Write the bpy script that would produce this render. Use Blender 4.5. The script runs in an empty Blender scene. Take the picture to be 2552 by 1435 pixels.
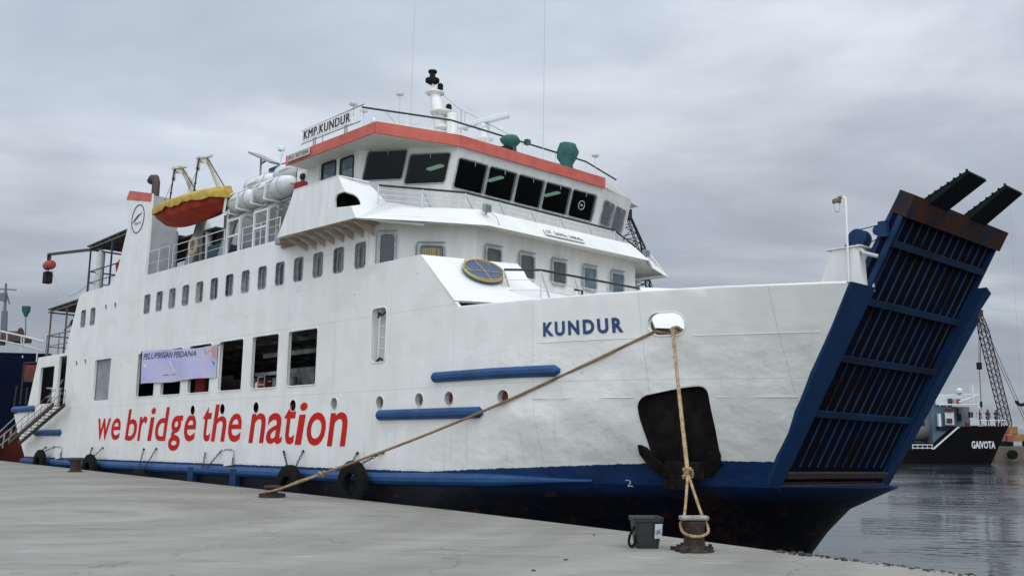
import bpy, bmesh, math, random
from mathutils import Vector, Matrix, noise
from mathutils.geometry import delaunay_2d_cdt
random.seed(7)
PI = math.pi
SC = bpy.context.scene
COL = SC.collection

# ------------------------------------------------------------------ camera
F_PX = 2500.0
ROLL, PITCH = math.atan(.010), math.radians(7.6430491753)
CAMZ = 1.9
_F = Vector((0, math.cos(PITCH), math.sin(PITCH)))
_R0 = Vector((1, 0, 0)); _U0 = _R0.cross(_F)
cr, sr = math.cos(ROLL), math.sin(ROLL)
_R = cr*_R0 + sr*_U0
_U = -sr*_R0 + cr*_U0
cam = bpy.data.cameras.new("camera"); camo = bpy.data.objects.new("camera", cam); COL.objects.link(camo)
cam.sensor_width = 36; cam.lens = 36*F_PX/2552; cam.clip_end = 6000; cam.clip_start = .1
mw = Matrix.Identity(4)
for i in range(3):
    mw[i][0] = _R[i]; mw[i][1] = _U[i]; mw[i][2] = -_F[i]; mw[i][3] = (0, 0, CAMZ)[i]
camo.matrix_world = mw
SC.camera = camo

# ------------------------------------------------------------------ sky and light
SUN_EL, SUN_AZ = math.radians(56), math.radians(136)     # azimuth clockwise from +Y
world = bpy.data.worlds.new("World"); SC.world = world; world.use_nodes = True
wn = world.node_tree; wn.nodes.clear()
def WN(t, **k):
    n = wn.nodes.new(t)
    for a, b in k.items(): setattr(n, a, b)
    return n
def wl(a, b): wn.links.new(a, b)
wo = WN('ShaderNodeOutputWorld')
sky = WN('ShaderNodeTexSky', sky_type='NISHITA', sun_disc=False, sun_elevation=SUN_EL, sun_rotation=SUN_AZ, dust_density=3.0)
bg1 = WN('ShaderNodeBackground'); bg1.inputs[1].default_value = .10; wl(sky.outputs[0], bg1.inputs[0])
tc = WN('ShaderNodeTexCoord'); sx = WN('ShaderNodeSeparateXYZ'); wl(tc.outputs['Generated'], sx.inputs[0])
def WM(op, a, b, c=None):
    n = WN('ShaderNodeMath', operation=op)
    for i, q in enumerate((a, b, c)):
        if q is None: continue
        if isinstance(q, (int, float)): n.inputs[i].default_value = q
        else: wl(q, n.inputs[i])
    return n.outputs[0]
zz = WM('ADD', WM('MAXIMUM', sx.outputs[2], 0.0), .22)
cx_ = WM('DIVIDE', sx.outputs[0], zz); cy_ = WM('DIVIDE', sx.outputs[1], zz)
cb = WN('ShaderNodeCombineXYZ'); wl(cx_, cb.inputs[0]); wl(cy_, cb.inputs[1])
n1 = WN('ShaderNodeTexNoise'); n1.inputs['Scale'].default_value = 1.0; n1.inputs['Detail'].default_value = 7; n1.inputs['Roughness'].default_value = .56
n1.inputs['Distortion'].default_value = .35
mpp = WN('ShaderNodeMapping'); mpp.inputs['Location'].default_value = (3.1, 1.7, 0); mpp.inputs['Scale'].default_value = (1, 1.5, 1)
wl(cb.outputs[0], mpp.inputs[0]); wl(mpp.outputs[0], n1.inputs['Vector'])
cr_ = WN('ShaderNodeValToRGB'); e = cr_.color_ramp.elements
e[0].position = .34; e[0].color = (.290, .330, .393, 1)
e[1].position = .66; e[1].color = (.500, .543, .595, 1)
m1 = cr_.color_ramp.elements.new(.50); m1.color = (.366, .408, .468, 1)
wl(n1.outputs['Fac'], cr_.inputs[0])
# brighter towards the left (thin cloud before the low sky) and overhead
lft = WM('MULTIPLY_ADD', sx.outputs[0], -.16, 1.0)
zen = WM('MULTIPLY_ADD', WM('POWER', WM('MAXIMUM', sx.outputs[2], 0.0), 1.6), 3.0, 0.0)
back = WM('MULTIPLY', WM('MAXIMUM', WM('MULTIPLY', sx.outputs[1], -1.0), 0.0), 2.2)      # unseen sky behind the viewer brightened as added fill light
gain = WM('ADD', WM('ADD', lft, zen), back)
def blob(px, py, w, amp):
    d = ((px-1276)*_R-(py-717.5)*_U+F_PX*_F).normalized()
    dt = WN('ShaderNodeVectorMath', operation='DOT_PRODUCT'); dt.inputs[1].default_value = d; nv = WN('ShaderNodeVectorMath', operation='NORMALIZE'); wl(tc.outputs['Generated'], nv.inputs[0]); wl(nv.outputs[0], dt.inputs[0])
    ang = WM('DIVIDE', WM('SUBTRACT', 1.0, dt.outputs['Value']), w*w/2)
    wob = WM('MULTIPLY_ADD', n3.outputs['Fac'], 2.6, -.3)
    return WM('MULTIPLY', WM('EXPONENT', WM('MULTIPLY', WM('MULTIPLY', ang, wob), -1.0), 0), amp)
n3 = WN('ShaderNodeTexNoise'); n3.inputs['Scale'].default_value = 5.5; n3.inputs['Detail'].default_value = 5; wl(tc.outputs['Generated'], n3.inputs['Vector'])
for q in ((300, 400, .12, .30), (640, 430, .09, .22), (760, 600, .09, .16), (520, 200, .13, -.18), (90, 640, .09, -.16), (150, 440, .035, -.20), (1850, 330, .12, -.14), (1400, 60, .12, .08), (2200, 90, .10, .06), (2350, 620, .12, .12), (1700, 600, .08, .10), (1950, 560, .05, -.08)): gain = WM('ADD', gain, blob(*q))
vm = WN('ShaderNodeVectorMath', operation='SCALE'); wl(cr_.outputs[0], vm.inputs[0]); wl(gain, vm.inputs['Scale'])
bg2 = WN('ShaderNodeBackground'); bg2.inputs[1].default_value = 1.0; wl(vm.outputs[0], bg2.inputs[0])
mx = WN('ShaderNodeMixShader'); mx.inputs[0].default_value = .96
wl(bg1.outputs[0], mx.inputs[1]); wl(bg2.outputs[0], mx.inputs[2]); wl(mx.outputs[0], wo.inputs[0])
sun = bpy.data.lights.new("sun", 'SUN'); sun.energy = .75; sun.angle = math.radians(30); sun.color = (1, .95, .88)
suno = bpy.data.objects.new("sun", sun); COL.objects.link(suno)
sd = Vector((math.sin(SUN_AZ)*math.cos(SUN_EL), math.cos(SUN_AZ)*math.cos(SUN_EL), math.sin(SUN_EL)))
suno.rotation_euler = sd.to_track_quat('Z', 'Y').to_euler()
SC.view_settings.view_transform = 'Standard'; SC.view_settings.look = 'None'
SC.view_settings.exposure = 0; SC.view_settings.gamma = 1
SC.cycles.max_bounces = 6; SC.cycles.transparent_max_bounces = 8

# ------------------------------------------------------------------ materials
def mat(name, col, rough=.6, metal=0, col2=None, nscale=3, nstretch=(1, 1, 1), bump=0, bscale=20, detail=4, lo=.35, hi=.65, spec=.5, emit=None, coat=0):
    m = bpy.data.materials.new(name); m.use_nodes = True; nt = m.node_tree
    b = nt.nodes['Principled BSDF']; L = nt.links.new
    b.inputs['Base Color'].default_value = (*col, 1); b.inputs['Roughness'].default_value = rough; b.inputs['Metallic'].default_value = metal
    b.inputs['Specular IOR Level'].default_value = spec
    if coat: b.inputs['Coat Weight'].default_value = coat
    t = nt.nodes.new('ShaderNodeTexCoord')
    if col2 is not None:
        mp = nt.nodes.new('ShaderNodeMapping'); mp.inputs['Scale'].default_value = nstretch
        n = nt.nodes.new('ShaderNodeTexNoise'); n.inputs['Scale'].default_value = nscale; n.inputs['Detail'].default_value = detail
        r = nt.nodes.new('ShaderNodeValToRGB'); r.color_ramp.elements[0].position = lo; r.color_ramp.elements[1].position = hi
        r.color_ramp.elements[0].color = (*col, 1); r.color_ramp.elements[1].color = (*col2, 1)
        L(t.outputs['Object'], mp.inputs[0]); L(mp.outputs[0], n.inputs['Vector']); L(n.outputs['Fac'], r.inputs[0]); L(r.outputs[0], b.inputs['Base Color'])
    if bump:
        n2 = nt.nodes.new('ShaderNodeTexNoise'); n2.inputs['Scale'].default_value = bscale; n2.inputs['Detail'].default_value = 3
        bp = nt.nodes.new('ShaderNodeBump'); bp.inputs['Strength'].default_value = bump; bp.inputs['Distance'].default_value = .02
        L(t.outputs['Object'], n2.inputs['Vector']); L(n2.outputs['Fac'], bp.inputs['Height']); L(bp.outputs[0], b.inputs['Normal'])
    if emit:
        b.inputs['Emission Color'].default_value = (*emit[0], 1); b.inputs['Emission Strength'].default_value = emit[1]
    return m

WHITE = mat('white_paint', (.76, .745, .70), .5, spec=.3, col2=(.66, .658, .61), nscale=1.6, nstretch=(2.5, 2.5, .5), bump=.12, bscale=3)
WHITE2 = mat('fresh_white_paint', (.72, .718, .68), .5, spec=.25, col2=(.66, .66, .62), nscale=1.2, bump=.05, bscale=3)
GREYW = mat('grey_white_paint', (.52, .53, .51), .5, col2=(.42, .44, .42), nscale=2, nstretch=(2, 2, .4))
GREY = mat('grey_paint', (.30, .32, .32), .6, col2=(.22, .23, .22), nscale=2)
BLUE = mat('blue_paint', (.009, .036, .098), .55, spec=.2, col2=(.007, .028, .08), nscale=2.5, bump=.15, bscale=6)
STRAKE = mat('mid_blue_strake_paint', (.016, .072, .19), .5, spec=.3, col2=(.012, .05, .14), nscale=2.5, bump=.2, bscale=7)
NAVY = mat('navy_paint', (.004, .018, .06), .6, spec=.15, col2=(.01, .012, .02), nscale=2.0, bump=.2, bscale=8)
BLACK = mat('black_paint', (.005, .0055, .007), .7, spec=.15, col2=(.018, .014, .012), nscale=4, bump=.2, bscale=10)
RIB = mat('ramp_rib_paint', (.034, .064, .115), .7, spec=.15, col2=(.030, .018, .016), nscale=1.2, lo=.50, hi=.66)
RAMPB = mat('ramp_plate_paint', (.0022, .007, .026), .8, spec=.05, col2=(.008, .006, .007), nscale=1.5)
RUST = mat('rusty_steel', (.060, .024, .014), .9, spec=.1, col2=(.016, .026, .036), nscale=2.1, bump=.4, bscale=14, lo=.42, hi=.62)
RUST2 = mat('brown_rust', (.05, .028, .02), .9, col2=(.018, .014, .013), nscale=7, bump=.6, bscale=25)
RED = mat('salmon_red_paint', (.54, .135, .10), .6, spec=.2, col2=(.45, .10, .075), nscale=2)
REDDK = mat('red_primer', (.16, .025, .018), .7, col2=(.06, .015, .012), nscale=2)
TEXTRED = mat('red_lettering_paint', (.58, .018, .012), .6, col2=(.44, .016, .012), nscale=1.5, spec=.1)
TEXTBLUE = mat('blue_lettering_paint', (.012, .045, .13), .5)
INK = mat('black_lettering_paint', (.012, .012, .014), .6)
ORANGE = mat('lifeboat_orange', (.36, .036, .013), .65, spec=.2, col2=(.22, .022, .010), nscale=2.5)
TARP = mat('yellow_tarpaulin', (.47, .34, .085), .85, spec=.15, col2=(.34, .22, .04), nscale=5, bump=.8, bscale=7)
RAFT = mat('white_fibreglass', (.66, .67, .66), .5, spec=.25, col2=(.54, .56, .55), nscale=3, bump=.2, bscale=5)
FRAME = mat('window_frame_metal', (.42, .45, .45), .45, col2=(.26, .28, .28), nscale=8)
RUBBER = mat('black_rubber', (.005, .005, .005), .95, spec=.15, col2=(.011, .0105, .010), nscale=9, bump=.5, bscale=30)
CHAIN = mat('dark_chain_steel', (.03, .027, .025), .7, metal=.3)
HANDRAIL = mat('black_handrail', (.012, .014, .016), .5)
RAILW = mat('white_rail_paint', (.62, .65, .64), .5)
GREEN = mat('green_canvas', (.012, .075, .06), .75, col2=(.02, .11, .085), nscale=4, bump=.6, bscale=6)
BROWN = mat('brown_frame_paint', (.09, .06, .045), .7, col2=(.2, .15, .1), nscale=5)
ROPE = mat('tan_rope', (.42, .31, .17), .9, col2=(.25, .15, .07), nscale=9, bump=.7, bscale=60)
ROPE2 = mat('weathered_brown_rope', (.20, .11, .06), .9, col2=(.28, .19, .10), nscale=3, bump=.7, bscale=60)
BOLT = mat('bollard_cap_paint', (.30, .31, .29), .8, col2=(.14, .12, .10), nscale=9, bump=.4, bscale=20)
CANVAS = mat('grey_canopy_canvas', (.07, .08, .085), .9, col2=(.05, .045, .03), nscale=3)
SKIN = mat('brown_skin', (.16, .08, .05), .6)
HAIR = mat('dark_hair', (.01, .008, .007), .6)
SHIRTR = mat('red_shirt_cloth', (.26, .022, .03), .9, bump=.4, bscale=14)
DARKCL = mat('dark_cloth', (.015, .017, .025), .9)
GREYCL = mat('grey_trouser_cloth', (.06, .06, .07), .9)
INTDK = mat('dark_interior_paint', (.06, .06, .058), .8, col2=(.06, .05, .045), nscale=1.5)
INTGR = mat('grey_interior_paint', (.30, .31, .30), .7, col2=(.09, .09, .085), nscale=2)
PIPE = mat('maroon_exhaust_paint', (.045, .02, .02), .6)
CURT = mat('curtain_cloth', (.20, .19, .17), .9, col2=(.08, .09, .09), nscale=3, nstretch=(5, 5, .6), lo=.45, hi=.55)
CURTY = mat('yellow_curtain_cloth', (.40, .33, .14), .9, col2=(.22, .2, .12), nscale=2, nstretch=(9, 9, .3), lo=.45, hi=.55)

def glass_opaque(name, col, rough=.06):
    return mat(name, col, rough, spec=.6, col2=tuple(c*.55 for c in col), nscale=2.2)
PANE = glass_opaque('dark_window_pane', (.018, .026, .027))
PANEB = glass_opaque('blue_grey_window_pane', (.13, .19, .22))
PANEG = glass_opaque('green_grey_window_pane', (.07, .09, .085), .12)
def clear_glass(name, tint=.55):
    m = bpy.data.materials.new(name); m.use_nodes = True; nt = m.node_tree; nt.nodes.clear()
    o = nt.nodes.new('ShaderNodeOutputMaterial'); mxs = nt.nodes.new('ShaderNodeMixShader')
    t = nt.nodes.new('ShaderNodeBsdfTransparent'); t.inputs[0].default_value = (tint*.9, tint, tint*.97, 1)
    g = nt.nodes.new('ShaderNodeBsdfGlossy'); g.inputs['Roughness'].default_value = .03; g.inputs[0].default_value = (.8, .85, .85, 1)
    fr = nt.nodes.new('ShaderNodeFresnel'); fr.inputs[0].default_value = 1.45
    fm = nt.nodes.new('ShaderNodeMath'); fm.operation = 'MULTIPLY'; fm.inputs[1].default_value = .38
    nt.links.new(fr.outputs[0], fm.inputs[0]); nt.links.new(fm.outputs[0], mxs.inputs[0]); nt.links.new(t.outputs[0], mxs.inputs[1]); nt.links.new(g.outputs[0], mxs.inputs[2]); nt.links.new(mxs.outputs[0], o.inputs[0])
    return m
GLASS = clear_glass('tinted_clear_glass')
LAMPG = mat('lit_fluorescent_tube', (.5, .8, .65), .5, emit=((.46, .80, .62), .48))

def hull_material():
    m = bpy.data.materials.new('hull_side_paint'); m.use_nodes = True; nt = m.node_tree; L = nt.links.new
    b = nt.nodes['Principled BSDF']; b.inputs['Roughness'].default_value = .5; b.inputs['Specular IOR Level'].default_value = .25
    def N(t, **k):
        n = nt.nodes.new(t)
        for a, c in k.items(): setattr(n, a, c)
        return n
    def Mt(op, a, c, d=None, clamp=False):
        n = N('ShaderNodeMath', operation=op); n.use_clamp = clamp
        for i, q in enumerate((a, c, d)):
            if q is None: continue
            if isinstance(q, (int, float)): n.inputs[i].default_value = q
            else: L(q, n.inputs[i])
        return n.outputs[0]
    t = N('ShaderNodeTexCoord'); s = N('ShaderNodeSeparateXYZ'); L(t.outputs['Object'], s.inputs[0])
    def noi(scale, st, det=4, rough=.5):
        mp = N('ShaderNodeMapping'); mp.inputs['Scale'].default_value = st
        n = N('ShaderNodeTexNoise'); n.inputs['Scale'].default_value = scale; n.inputs['Detail'].default_value = det; n.inputs['Roughness'].default_value = rough
        L(t.outputs['Object'], mp.inputs[0]); L(mp.outputs[0], n.inputs['Vector']); return n.outputs['Fac']
    def ramp(f, p0, c0, p1, c1):
        r = N('ShaderNodeValToRGB'); r.color_ramp.elements[0].position = p0; r.color_ramp.elements[1].position = p1
        r.color_ramp.elements[0].color = (*c0, 1); r.color_ramp.elements[1].color = (*c1, 1); L(f, r.inputs[0]); return r.outputs[0]
    def mix(f, a, c, mode='MIX'):
        n = N('ShaderNodeMix', data_type='RGBA', blend_type=mode)
        if isinstance(f, (int, float)): n.inputs[0].default_value = f
        else: L(f, n.inputs[0])
        L(a, n.inputs[6]) if not isinstance(a, tuple) else setattr(n.inputs[6], 'default_value', (*a, 1))
        L(c, n.inputs[7]) if not isinstance(c, tuple) else setattr(n.inputs[7], 'default_value', (*c, 1))
        return n.outputs[2]
    white = ramp(noi(1.1, (1.6, 1.6, .35), 5), .3, (.695, .68, .625), .68, (.765, .748, .695))
    # patches of touched-up paint and rusty weeping
    white = mix(ramp(noi(.9, (1, 1, 1.6), 4), .52, (0, 0, 0), .62, (.85, .85, .85)), white, (.69, .67, .612))
    streak = ramp(noi(2.2, (2.4, 2.4, .12), 3), .63, (0, 0, 0), .80, (1, 1, 1))
    low = Mt('MULTIPLY_ADD', s.outputs[2], -.18, .9, clamp=True)
    white = mix(Mt('MULTIPLY', Mt('MULTIPLY', streak, low), .42), white, (.33, .24, .15))
    # plate seams
    seamx = Mt('LESS_THAN', Mt('ABSOLUTE', Mt('SUBTRACT', Mt('FRACT', Mt('MULTIPLY', s.outputs[0], .40), 0), .5), 0), .0035)
    seamz = Mt('LESS_THAN', Mt('ABSOLUTE', Mt('SUBTRACT', Mt('FRACT', Mt('MULTIPLY_ADD', s.outputs[2], .52, .09), 0), .5), 0), .0045)
    white = mix(Mt('MULTIPLY', Mt('MAXIMUM', seamx, seamz), .42), white, (.42, .42, .39))
    blue = ramp(noi(1.6, (1, 1, 1), 4), .35, (.006, .035, .125), .7, (.008, .022, .065))
    navy = ramp(noi(1.3, (1, 1, 1), 4), .38, (.0018, .0035, .010), .68, (.007, .005, .005))
    rustp = ramp(noi(1.9, (1, 1, 2), 5, .6), .60, (0, 0, 0), .68, (1, 1, 1))
    xl = Mt('MULTIPLY_ADD', s.outputs[0], .055, -.16)
    line = Mt('ADD', Mt('MINIMUM', Mt('MAXIMUM', xl, 0), .37), .745)
    wob = Mt('MULTIPLY_ADD', noi(7, (1, 1, 1), 5, .7), .09, -.045)
    isb = Mt('LESS_THAN', s.outputs[2], Mt('ADD', line, wob))
    nb = N('ShaderNodeMapRange'); nb.inputs[1].default_value = .30; nb.inputs[2].default_value = .62; nb.inputs[3].default_value = 1; nb.inputs[4].default_value = 0
    L(Mt('ADD', s.outputs[2], Mt('MULTIPLY', wob, 3)), nb.inputs[0])
    below = mix(nb.outputs[0], blue, navy)
    below = mix(Mt('MULTIPLY', rustp, nb.outputs[0]), below, (.035, .012, .008))
    near = Mt('SUBTRACT', 1.0, Mt('DIVIDE', Mt('ABSOLUTE', Mt('SUBTRACT', s.outputs[0], 9.05), 0), .75), clamp=True)
    weep = ramp(noi(3.0, (1.6, 1.6, .3), 4), .42, (0, 0, 0), .62, (1, 1, 1))
    below = mix(Mt('MULTIPLY', Mt('MULTIPLY', near, weep), .9), below, (.030, .014, .009))
    chip = ramp(noi(9, (1, 1, .7), 4, .7), .64, (0, 0, 0), .70, (1, 1, 1))
    below = mix(Mt('MULTIPLY', chip, .5), below, (.035, .04, .05))
    col = mix(isb, white, below)
    L(col, b.inputs['Base Color'])
    bp = N('ShaderNodeBump'); bp.inputs['Strength'].default_value = .75; bp.inputs['Distance'].default_value = .035
    zone = N('ShaderNodeMapRange'); zone.inputs[1].default_value = 0; zone.inputs[2].default_value = 6; zone.inputs[3].default_value = .16; zone.inputs[4].default_value = 1.25; L(s.outputs[0], zone.inputs[0])
    zz2 = N('ShaderNodeMapRange'); zz2.inputs[1].default_value = 3.3; zz2.inputs[2].default_value = 3.9; zz2.inputs[3].default_value = 1; zz2.inputs[4].default_value = .22; L(s.outputs[2], zz2.inputs[0])
    L(Mt('MULTIPLY', Mt('MULTIPLY', noi(2.8, (1, 1, 1.3), 2), zone.outputs[0]), zz2.outputs[0]), bp.inputs['Height']); L(bp.outputs[0], b.inputs['Normal'])
    return m
HULLM = hull_material()

# ------------------------------------------------------------------ mesh collector
class G:
    def __init__(s): s.v = []; s.f = []; s.m = []
    def add(s, vs, fs, m=0):
        k = len(s.v); s.v += [tuple(v) for v in vs]
        for f in fs: s.f.append([k+i for i in f]); s.m.append(m)
        return s
    def box(s, c, d, m=0, rot=None):
        vs = []
        for x in (-.5, .5):
            for y in (-.5, .5):
                for z in (-.5, .5):
                    p = Vector((x*d[0], y*d[1], z*d[2]))
                    if rot: p = rot @ p
                    vs.append(Vector(c)+p)
        return s.add(vs, [(0, 1, 3, 2), (4, 6, 7, 5), (0, 4, 5, 1), (2, 3, 7, 6), (0, 2, 6, 4), (1, 5, 7, 3)], m)
    def span(s, a, b, m=0):
        return s.box([(a[i]+b[i])/2 for i in range(3)], [abs(b[i]-a[i]) for i in range(3)], m)
    def bar(s, p0, p1, w, h=None, m=0, up=(0, 0, 1)):
        p0 = Vector(p0); p1 = Vector(p1); h = h or w; d = (p1-p0); L = d.length; d.normalize()
        u = Vector(up)
        if abs(d.dot(u)) > .98: u = Vector((1, 0, 0))
        sdv = d.cross(u).normalized(); u = sdv.cross(d)
        vs = [p + sdv*(a*w/2) + u*(b*h/2) for p in (p0, p1) for a, b in ((-1, -1), (1, -1), (1, 1), (-1, 1))]
        return s.add(vs, [(3, 2, 1, 0), (4, 5, 6, 7), (0, 1, 5, 4), (1, 2, 6, 5), (2, 3, 7, 6), (3, 0, 4, 7)], m)
    def tube(s, pts, r, n=8, m=0, closed=False, caps=True):
        pts = [Vector(p) for p in pts]; N = len(pts); rr_ = r if isinstance(r, (list, tuple)) else [r]*N
        vs = []; prev = None
        for i, p in enumerate(pts):
            if closed: d = pts[(i+1) % N]-pts[i-1]
            else: d = pts[min(i+1, N-1)]-pts[max(i-1, 0)]
            d.normalize()
            if prev is None:
                a = Vector((0, 0, 1)) if abs(d.z) < .9 else Vector((1, 0, 0))
                a = (a-d*a.dot(d)).normalized()
            else: a = (prev-d*prev.dot(d)).normalized()
            prev = a; b = d.cross(a)
            vs += [p+(a*math.cos(2*PI*k/n)+b*math.sin(2*PI*k/n))*rr_[i] for k in range(n)]
        fs = []
        for i in range(N if closed else N-1):
            j = (i+1) % N
            for k in range(n): fs.append((i*n+k, i*n+(k+1) % n, j*n+(k+1) % n, j*n+k))
        if caps and not closed: fs.append(tuple(range(n-1, -1, -1))); fs.append(tuple((N-1)*n+k for k in range(n)))
        return s.add(vs, fs, m)
    def lathe(s, prof, c, axis=(0, 0, 1), n=20, m=0):
        ax = Vector(axis).normalized(); a = Vector((1, 0, 0)) if abs(ax.x) < .9 else Vector((0, 1, 0))
        a = (a-ax*a.dot(ax)).normalized(); b = ax.cross(a); vs = []
        for r, h in prof:
            vs += [Vector(c)+ax*h+(a*math.cos(2*PI*k/n)+b*math.sin(2*PI*k/n))*max(r, 1e-4) for k in range(n)]
        fs = [(i*n+k, i*n+(k+1) % n, (i+1)*n+(k+1) % n, (i+1)*n+k) for i in range(len(prof)-1) for k in range(n)]
        fs.append(tuple(range(n-1, -1, -1))); fs.append(tuple((len(prof)-1)*n+k for k in range(n)))
        return s.add(vs, fs, m)
    def prism(s, poly, off, m=0):
        off = Vector(off); n = len(poly); vs = [Vector(p) for p in poly]; vs += [v+off for v in vs]
        fs = [tuple(range(n-1, -1, -1)), tuple(range(n, 2*n))]+[(i, (i+1) % n, n+(i+1) % n, n+i) for i in range(n)]
        return s.add(vs, fs, m)
    def ball(s, c, r, m=0, n=10, sc=(1, 1, 1)):
        vs = []; fs = []
        for i in range(n//2+1):
            th = PI*i/(n//2)
            for k in range(n):
                ph = 2*PI*k/n
                vs.append((c[0]+r*sc[0]*math.sin(th)*math.cos(ph), c[1]+r*sc[1]*math.sin(th)*math.sin(ph), c[2]+r*sc[2]*math.cos(th)))
        for i in range(n//2):
            for k in range(n): fs.append((i*n+k, i*n+(k+1) % n, (i+1)*n+(k+1) % n, (i+1)*n+k))
        return s.add(vs, fs, m)
    def build(s, name, mats, parent=None, mw=None, smooth=35, origin=None, bevel=0):
        me = bpy.data.meshes.new(name)
        o3 = Vector(origin) if origin is not None else None
        vs = [tuple(Vector(v)-o3) for v in s.v] if o3 else s.v
        me.from_pydata(vs, [], s.f); me.update()
        if not isinstance(mats, (list, tuple)): mats = [mats]
        for q in mats: me.materials.append(q)
        bm = bmesh.new(); bm.from_mesh(me)
        for i, f in enumerate(bm.faces): f.material_index = s.m[i]; f.smooth = bool(smooth)
        bmesh.ops.remove_doubles(bm, verts=bm.verts, dist=1e-5)
        bmesh.ops.recalc_face_normals(bm, faces=bm.faces)
        bm.to_mesh(me); bm.free()
        if smooth: me.set_sharp_from_angle(angle=math.radians(smooth))
        o = bpy.data.objects.new(name, me); COL.objects.link(o)
        if o3: o.location = o3
        if mw is not None: o.matrix_world = mw
        if parent: o.parent = parent
        if bevel:
            b = o.modifiers.new('bevel', 'BEVEL'); b.width = bevel; b.segments = 2; b.limit_method = 'ANGLE'
        return o

def tag(o, label=None, cat=None, group=None, kind=None):
    if label: o['label'] = label
    if cat: o['category'] = cat
    if group: o['group'] = group
    if kind: o['kind'] = kind
    return o
def empty(name, mw, label=None, cat=None, group=None):
    o = bpy.data.objects.new(name, None); COL.objects.link(o); o.matrix_world = mw; o.empty_display_size = .2
    return tag(o, label, cat, group)
def kids(o): return [c for c in bpy.data.objects if c.parent == o]
def copy_tree(o, parent=None, depth=0):
    c = o.copy(); COL.objects.link(c); c.parent = parent
    for ch in kids(o): copy_tree(ch, c)
    return c

def rr(x0, z0, x1, z1, r=.08, n=4):
    P = []
    for cx, cz, a in ((x1-r, z1-r, 0), (x0+r, z1-r, 90), (x0+r, z0+r, 180), (x1-r, z0+r, 270)):
        for i in range(n+1):
            t = math.radians(a+90*i/n); P.append((cx+r*math.cos(t), cz+r*math.sin(t)))
    return P
def circ(x, z, r, n=20, rz=None): return [(x+r*math.cos(2*PI*i/n), z+(rz or r)*math.sin(2*PI*i/n)) for i in range(n)]
def inpoly(p, P):
    x, y = p; c = False; j = len(P)-1
    for i in range(len(P)):
        if (P[i][1] > y) != (P[j][1] > y) and x < (P[j][0]-P[i][0])*(y-P[i][1])/(P[j][1]-P[i][1])+P[i][0]: c = not c
        j = i
    return c
def plate(outline, holes, fn, off, grid=None, dens=None):
    """sheet with openings: fn maps (a,b) to a point, off is the thickness vector (or function)"""
    V = []; E = []
    def loop(P):
        k = len(V); n = len(P)
        for p in P: V.append(Vector(p))
        for i in range(n): E.append((k+i, k+(i+1) % n))
    if dens:
        Q = []
        for i in range(len(outline)):
            a, b = Vector(outline[i]), Vector(outline[(i+1) % len(outline)]); k = max(1, int((b-a).length/dens))
            Q += [tuple(a.lerp(b, t/k)) for t in range(k)]
        outline = Q
    loop(outline)
    for h in holes: loop(h)
    if grid:
        for x, z in grid:
            if inpoly((x, z), outline) and not any(inpoly((x, z), h) for h in holes): V.append(Vector((x, z)))
    r = delaunay_2d_cdt(V, E, [], 0, 1e-4)
    vs, fs = r[0], r[2]; keep = []
    for f in fs:
        c = sum((vs[i] for i in f), Vector((0, 0)))/len(f)
        if inpoly(c, outline) and not any(inpoly(c, h) for h in holes): keep.append(tuple(f))
    g = G(); n = len(vs)
    P = [Vector(fn(v[0], v[1])) for v in vs]
    B = [P[i]+(Vector(off) if not callable(off) else Vector(off(*vs[i]))) for i in range(n)]
    ed = {}
    for f in keep:
        for i in range(len(f)):
            a, b = f[i], f[(i+1) % len(f)]
            key = (min(a, b), max(a, b)); ed[key] = None if key in ed else (a, b)
    fs2 = list(keep)+[tuple(i+n for i in reversed(f)) for f in keep]
    for e_ in ed.values():
        if e_: fs2.append((e_[1], e_[0], e_[0]+n, e_[1]+n))
    g.add(P+B, fs2); return g

def text2d(s, shear=0, off=0, spacing=1.0, res=3):
    cu = bpy.data.curves.new('t', 'FONT'); cu.body = s; cu.shear = shear; cu.offset = off; cu.resolution_u = res; cu.space_character = spacing
    cu.fill_mode = 'FRONT'
    o = bpy.data.objects.new('t', cu); COL.objects.link(o)
    dg = bpy.context.evaluated_depsgraph_get(); me = bpy.data.meshes.new_from_object(o.evaluated_get(dg))
    vs = [(v.co.x, v.co.y) for v in me.vertices]; fs = [tuple(p.vertices) for p in me.polygons]
    bpy.data.objects.remove(o); bpy.data.curves.remove(cu); bpy.data.meshes.remove(me)
    return vs, fs
def text_g(s, x0, x1, z0, z1, fn, m=0, g=None, ref=None, thick=None, **k):
    """letters fitted into x0..x1, z0..z1 (z from base line to cap/ascender height), mapped by fn"""
    vs, fs = text2d(s, **k); rv = text2d(ref, **k)[0] if ref else vs
    ax = min(v[0] for v in vs); bx = max(v[0] for v in vs); az = min(v[1] for v in rv); bz = max(v[1] for v in rv)
    g = g or G(); P = [fn(x0+(v[0]-ax)/(bx-ax)*(x1-x0), z0+(v[1]-az)/(bz-az)*(z1-z0)) for v in vs]
    g.add(P, fs, m); return g
def loose(name, g, mats, parent, **k):
    return g.build(name, mats, parent, **k)

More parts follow.
